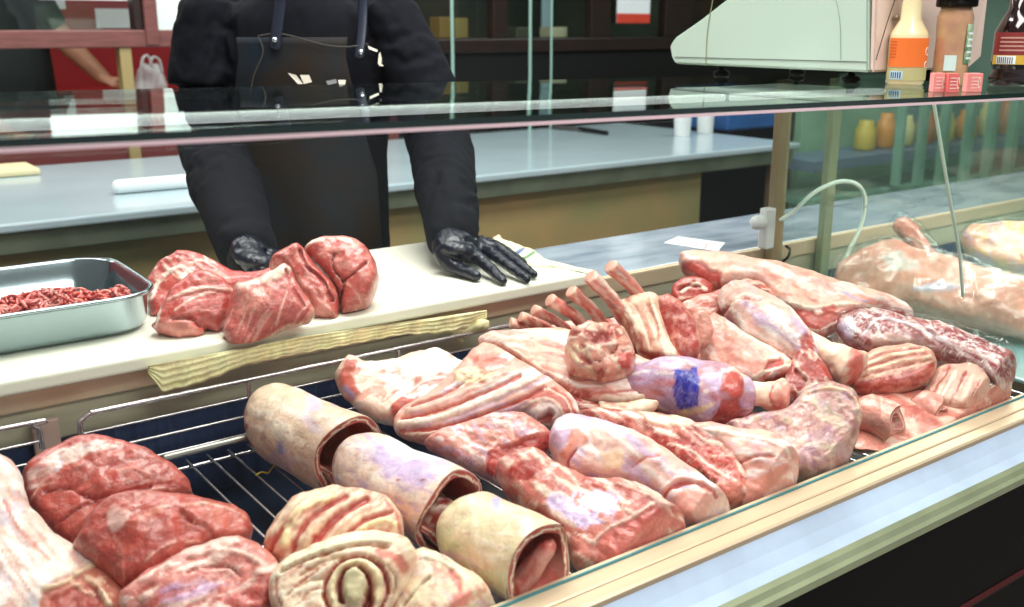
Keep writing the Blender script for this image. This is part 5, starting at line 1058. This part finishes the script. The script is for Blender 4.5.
meat('spiral_roll', 'spirally rolled cream skin seen end on, with a bulb in its centre, at the bottom', 'meat', pillow(
    [(272, 580), (278, 567), (296, 555), (317, 547), (337, 539), (361, 535), (386, 536), (404, 543), (416, 556), (413, 573), (405, 592), (393, 610), (380, 640), (330, 650), (290, 640), (272, 605)], .86, .35, .040, .05, .045, 'f6dcc2',
    [N('fbf0dc', .6, .8, -20, 26, 8, .0), N('d9a98f', .6, -.8, -15, 24, 6, .15), Lc('c2685c', 2.5, -2, (276, 578), (276, 592), (282, 606)), Lc('c9a98a', 3, -2.5, (300, 575), (322, 562), (345, 556)), Lc('c9a98a', 2.5, -2, (296, 588), (310, 580), (322, 578)),
     Lc('b3574d', 4.5, -8, (329, 607), (324, 590), (330, 572), (343, 560), (360, 556), (376, 562), (386, 576), (387, 594), (380, 607)), Lc('eedcb6', 8, 3, (336, 607), (331, 590), (337, 574), (348, 565), (361, 563), (373, 570), (379, 584), (378, 600)), Lc('9c3a34', 5, -8, (342, 600), (339, 584), (344, 571), (356, 567), (367, 574), (371, 590), (364, 606)), Lc('93332e', 8, -5, (366, 592), (370, 600), (366, 610)),
     Pc('e7dcb4', 3, 9, (343, 585), (347, 572), (356, 569), (364, 576), (366, 590), (362, 603), (352, 606), (345, 598)), Lc('d1806f', 9, -.5, (380, 552), (396, 558), (404, 568)), N('c25f55', .7, -.5, 50, 9, 5, .1, [(375, 548), (400, 548), (408, 570), (392, 575)]), Lc('c08070', 2.2, -3, (404, 590), (396, 604), (385, 620)), Lc('b98a66', 2.5, -4, (280, 572), (300, 562), (330, 552), (360, 545), (388, 547)), Lc('b8604e', 1.8, -2.5, (286, 596), (300, 582), (318, 570)), Lc('c27460', 1.8, -2, (300, 602), (310, 590), (322, 588)), Lc('b8604e', 1.6, -1.5, (296, 566), (316, 568), (330, 562)), N('c06a58', .6, -.6, -25, 22, 2.5, .22, [(276, 570), (330, 550), (326, 607), (284, 607)]), Lc('b98a66', 2, -3, (388, 566), (396, 580), (392, 600)), Lc('f4e8c8', 4, 2, (284, 566), (318, 551), (360, 540), (392, 541))]), FAT)
meat('skin_flap_piece', 'cream and lilac piece at the bottom between the spiral roll and the open belly roll', 'meat', pillow(
    [(396, 590), (402, 572), (410, 556), (424, 551), (440, 556), (454, 566), (470, 573), (482, 582), (492, 598), (496, 620), (440, 650), (395, 640), (388, 615)], .838, .5, .035, .045, .035, 'e7cdb2',
    [N(LV, .5, 0, 40, 22, 8, .05), N('efe2c4', .6, .5, 50, 24, 7, .0), N('d27f72', .6, -.5, 60, 16, 6, .15), Lc('cf7468', 6, -1, (452, 572), (460, 590), (456, 612)), Lc('f3ead0', 3, 2, (420, 556), (440, 560), (453, 568)), Lc('a38a70', 3, -3, (404, 604), (416, 590), (430, 576)), Pc('d8857a', 5, 0, (452, 594), (470, 590), (474, 610), (450, 616))]), FAT)
# left group
mt('topside_joint', 'large dark red joint with a white membrane edge, at the back of the left group', [(23, 476), (32, 465), (52, 453), (73, 444), (93, 440), (117, 444), (137, 451), (155, 458), (175, 471), (188, 484), (191, 498), (170, 508), (140, 520), (110, 535), (90, 548), (72, 552), (52, 534), (38, 521), (28, 507), (24, 491)], .862, .6, .045, .05, .055, 'b3524b',
   [Pc('e5c3bb', 3, .5, (26, 474), (50, 455), (74, 445), (96, 441), (118, 446), (100, 452), (80, 458), (62, 466), (50, 480), (38, 488), (30, 492)), N(LV, .5, 0, -30, 14, 5, .1, [(26, 474), (95, 441), (60, 470), (30, 490)]), Lc('9a3a36', 3, -4, (45, 490), (70, 488), (90, 496), (120, 494), (150, 486)), Lc('8f3531', 3, -4, (52, 528), (75, 510), (95, 500)), Lc('cf7d70', 3, 1, (118, 472), (135, 468), (150, 475)), Lc('d08c7e', 2.5, .8, (140, 490), (165, 488), (178, 494)), N('c4675d', .6, .8, -15, 26, 6, .1), N('9c3d38', .5, -.8, -20, 24, 6, .15), Lc('e0a090', 2, .5, (30, 500), (40, 486), (55, 482))], amp=.004)
mt('silverside_joint', 'veined red joint with a folded flap, in the middle of the left group', [(74, 550), (84, 533), (95, 515), (113, 502), (140, 499), (165, 500), (185, 500), (210, 503), (234, 508), (248, 518), (252, 530), (246, 542), (232, 550), (210, 552), (190, 562), (170, 576), (145, 590), (125, 590), (105, 575), (86, 562)], .858, .6, .042, .05, .045, 'b5524a',
   [Pc('dcaea6', 3, .5, (104, 512), (114, 506), (128, 514), (126, 524), (112, 532), (108, 520)), Lc('9c3c37', 3, -4, (182, 512), (190, 520), (205, 528), (214, 540)), Lc('e0a593', 3, 1, (184, 506), (205, 504), (232, 510), (246, 518)), Pc('c2685d', 4, 2, (188, 512), (215, 507), (240, 515), (248, 530), (235, 545), (214, 540), (196, 524)), N('d98f80', .7, .6, -10, 16, 3.5, .15, [(120, 505), (190, 505), (200, 530), (130, 530)]), N('9f3f39', .5, -.8, -30, 24, 6, .15), Lc('d08072', 2, .5, (112, 532), (122, 552), (124, 580)), Lc('e6b3a3', 2, .8, (146, 560), (160, 548), (180, 540), (205, 544)), N('c76a5e', .5, .5, -25, 24, 6, .1)], amp=.004)
mt('pink_joint', 'pale streaked joint with a mauve patch, lowest of the left group', [(120, 598), (130, 586), (148, 572), (170, 560), (195, 549), (216, 543), (240, 541), (262, 550), (276, 562), (281, 580), (276, 600), (262, 630), (200, 650), (130, 640)], .85, .5, .040, .05, .045, 'd0837a',
   [N('f0d2c6', .85, .8, -25, 30, 6, -.05), Pc('c99cba', 6, 0, (158, 590), (176, 580), (205, 579), (228, 584), (205, 594), (180, 600), (160, 602)), N('b95850', .7, -.8, -20, 22, 7, .15), Lc('eebfb0', 4, 1.5, (190, 556), (215, 550), (240, 552), (268, 566)), Pc('c05a52', 6, 0, (210, 600), (250, 585), (278, 575), (278, 600), (250, 615)), Lc('a8473f', 2.5, -2.5, (186, 572), (205, 566), (228, 566), (240, 574))], amp=.004)
mt('leg_of_lamb', 'large pale leg joint with a bony cut end, in the bottom left corner', [(-60, 462), (-20, 458), (0, 460), (14, 466), (22, 476), (25, 490), (29, 507), (44, 522), (58, 537), (79, 549), (96, 558), (110, 566), (118, 578), (126, 590), (128, 604), (118, 640), (0, 680), (-80, 640)], .862, .5, .050, .06, .055, 'efd6ca',
   [N('fbf3ee', .8, .5, 50, 40, 10, -.05), N('e0a397', .7, -.5, 50, 40, 7, .15), N('d5cfe6', .5, 0, 50, 30, 12, .15), Pc('c97a68', 4, -2, (42, 588), (60, 578), (82, 566), (100, 559), (116, 578), (126, 592), (124, 620), (40, 625)), Pc('b5564c', 4, -2, (52, 598), (70, 588), (90, 583), (102, 592), (98, 608), (52, 615)), Lc('ecd0b0', 4, 2, (44, 588), (66, 580), (84, 568), (98, 561)), Lc('ead2b4', 5, 4, (98, 585), (104, 594), (110, 604)), N('e8c6a8', .8, 1.5, 40, 10, 4, .1, [(60, 576), (100, 560), (122, 585), (110, 600), (70, 590)]), Lc('d88c80', 4, 0, (4, 500), (20, 530), (50, 560)), Lc('e5a79b', 3, 0, (-5, 540), (15, 570), (30, 590))], amp=.003, mat=FAT)

# ---- filler cuts under the pile so that nothing hangs in the air
def under(name, lab, P, z, base='b5655c'): mt(name, lab, P, z, 2.5, .03, .04, .04, base, [N(FT, .6, .5, 20, 20, 6, .1), N(R1, .5, -.5, 30, 20, 6, .1)], h=.005)
under('stewing_piece', 'reddish cut mostly buried beneath the belly slab', [(500, 385), (560, 372), (640, 390), (680, 420), (620, 440), (540, 420)], .845)
under('stewing_piece', 'reddish cut mostly buried beneath the rib rack', [(600, 345), (680, 335), (740, 370), (700, 410), (620, 395), (560, 365)], .86)
under('stewing_piece', 'reddish cut mostly buried beneath the long slab', [(700, 300), (790, 305), (850, 340), (830, 385), (760, 370), (700, 335)], .86)
under('stewing_piece', 'reddish cut mostly buried under the wrapped leg', [(840, 355), (930, 350), (990, 375), (960, 410), (880, 410), (840, 390)], .835)

under('lean_flat', 'flat pink cut lying low behind the sill at the right end of the pile', [(835, 410), (880, 395), (960, 400), (1010, 385), (1030, 392), (980, 425), (900, 460), (850, 475)], .818, 'cf8276')
under('lean_flat', 'flat red cut low between the rib chunk and the grey joint', [(600, 420), (700, 415), (760, 420), (800, 440), (780, 480), (700, 470)], .82, 'b5655c')
# ---- right-hand bay, filmed goods
def bay():
    sh = mesh('bay_tray', *box(1.90, 3.4, .86, 1.46, .775, .785, .004), pbr('pale_blue_tray', '9fc6cc', .25, .2)); tag(sh, 'pale blue metal tray in the right bay beneath the film wrapped meat', 'tray')
    t = thing('wrapped_carcass', 'big pale pink carcass piece under clear film in the right bay', 'wrapped meat', pz(950, 300, .84))
    P = [(834, 296), (838, 272), (862, 260), (880, 250), (900, 248), (922, 258), (955, 266), (1000, 280), (1040, 288), (1080, 300), (1080, 352), (1020, 346), (980, 336), (940, 326), (905, 318), (860, 308)]
    lay = [N('f6c4b4', .6, .5, 15, 40, 12, .0), N('dc9480', .5, -.5, 15, 30, 10, .1), N('b9745f', .7, -.5, 12, 12, 4, .25, [(960, 298), (1040, 305), (1040, 320), (960, 312)]), Pc('cfc4d8', 5, .5, (910, 286), (940, 282), (975, 286), (950, 292), (915, 292)), Pc('e9d6d0', 5, 1, (880, 256), (900, 250), (918, 262), (915, 272), (888, 272))]
    meat('carcass_piece', None, None, pillow(P, .85, .8, .06, .06, .06, 'f0ac99', lay, bay=1, at=(950, 300), h=.005), WRAPMEAT, parent=t)
    V, Fc, C = pillow([(p[0]+(-3 if p[0] < 900 else 3), p[1]+(-3 if p[1] < 300 else 3)) for p in P], .85, .8, .066, .062, .06, 'ffffff', [N('ffffff', 0, 5, 20, 24, 8, 0), N('ffffff', 0, 4, 70, 16, 8, .1)], bay=1, at=(950, 300), h=.006)
    mesh('clear_film', V, Fc, FILM, t, smooth=True)
    t = thing('wrapped_neck', 'narrow pink neck piece in film pointing up, behind the pale carcass', 'wrapped meat', pz(935, 255, .9))
    P = [(892, 228), (897, 221), (908, 219), (920, 228), (935, 252), (960, 264), (990, 270), (1030, 282), (1030, 292), (990, 285), (955, 277), (928, 264), (912, 250), (902, 238)]
    meat('neck_meat', None, None, pillow(P, .92, .4, .03, .03, .025, 'cf8a7e', [N('ecc8bc', .7, .8, 30, 14, 4, .05), N('a9574f', .6, -.6, 40, 12, 4, .15)], bay=1, h=.004), WRAPMEAT, parent=t)
    V, Fc, C = pillow([(888, 228), (896, 217), (902, 213), (911, 217), (924, 226), (940, 249), (962, 260), (1034, 279), (1034, 295), (985, 289), (950, 281), (920, 266), (904, 248)], .92, .4, .036, .03, .02, 'ffffff', [N('ffffff', 0, 5, 40, 12, 4, 0)], bay=1, h=.005)
    mesh('clear_film', V, Fc, FILM, t, smooth=True)
    t = thing('wrapped_poultry', 'bagged yellowish poultry in crinkled film at the right edge of the bay', 'wrapped meat', pz(1000, 250, .9))
    P = [(960, 240), (972, 228), (998, 224), (1030, 226), (1070, 235), (1070, 285), (1025, 276), (1000, 268), (978, 258), (964, 250)]
    meat('poultry_meat', None, None, pillow(P, .90, .6, .05, .05, .04, 'd8a98c', [N('e3c07c', .8, .5, 10, 14, 8, .0), N('c2857f', .7, -.5, 40, 12, 6, .1), N('b9a3c6', .6, 0, 60, 14, 7, .1)], bay=1, h=.005), WRAPMEAT, parent=t)
    V, Fc, C = pillow([(956, 240), (970, 225), (998, 221), (1030, 222), (1074, 232), (1074, 289), (1022, 280), (996, 272), (972, 262), (960, 252)], .90, .6, .058, .05, .03, 'ffffff', [N('ffffff', 0, 7, 40, 14, 5, 0), N('ffffff', 0, 5, -40, 10, 4, .1)], bay=1, h=.005)
    mesh('clear_film', V, Fc, FILM, t, smooth=True)
bay()

# ================================================================ light and camera
def area(name, loc, size, energy, col=(1, 1, 1), rot=(0, 0, 0), sy=None):
    d = bpy.data.lights.new(name, 'AREA'); d.energy = energy; d.color = col; d.size = size
    if sy: d.shape = 'RECTANGLE'; d.size_y = sy
    o = bpy.data.objects.new(name, d); COL.objects.link(o); o.location = loc; o.rotation_euler = rot; return o
area('overhead_area_light', (1.2, 1.5, 2.9), 1.6, 80, (1, .985, .97), sy=.9)
area('overhead_area_light', (1.2, -.4, 2.9), 2.2, 72, (1, .985, .97), sy=.8)
area('overhead_area_light', (1.0, 3.4, 2.9), 3.0, 60, (.97, 1, .98), sy=.6)
area('overhead_area_light', (-.5, 4.9, 2.9), 1.5, 25, (1, .97, .95), sy=.5)  # unseen, added to light the white boards in the back room
area('bay_fill_light', (2.5, 1.15, 1.30), .9, 5, (1, .93, .9), sy=.05)  # no visible lamp; added to brighten the meat in the right bay
area('overhead_area_light', (4.3, 2.6, 2.9), 1.6, 40, (.93, 1, .95), sy=.6)  # unseen, added to brighten the background behind the right bay
sc.cycles.transparent_max_bounces = 32
wd = bpy.data.worlds.new('World'); sc.world = wd; wd.use_nodes = True
bg = wd.node_tree.nodes['Background']; bg.inputs[0].default_value = (.9, .95, 1, 1); bg.inputs[1].default_value = .38
cam = bpy.data.cameras.new('Camera'); co = bpy.data.objects.new('Camera', cam); COL.objects.link(co); sc.camera = co
cam.sensor_fit = 'HORIZONTAL'; cam.sensor_width = 36; cam.lens = F_/1024*36; cam.clip_start = .02; cam.dof.use_dof = True; cam.dof.focus_distance = 1.6; cam.dof.aperture_fstop = 5.0
import mathutils
co.location = CAMP.tolist()
co.rotation_euler = mathutils.Matrix([[RT[0], UPV[0], -FW[0]], [RT[1], UPV[1], -FW[1]], [RT[2], UPV[2], -FW[2]]]).to_euler()
sc.view_settings.view_transform = 'Standard'; sc.view_settings.look = 'None'; sc.view_settings.gamma = 1; sc.view_settings.exposure = -.1
sc.view_settings.use_curve_mapping = False
for o in ROOTS:
    if '_loc' in o: del o['_loc']
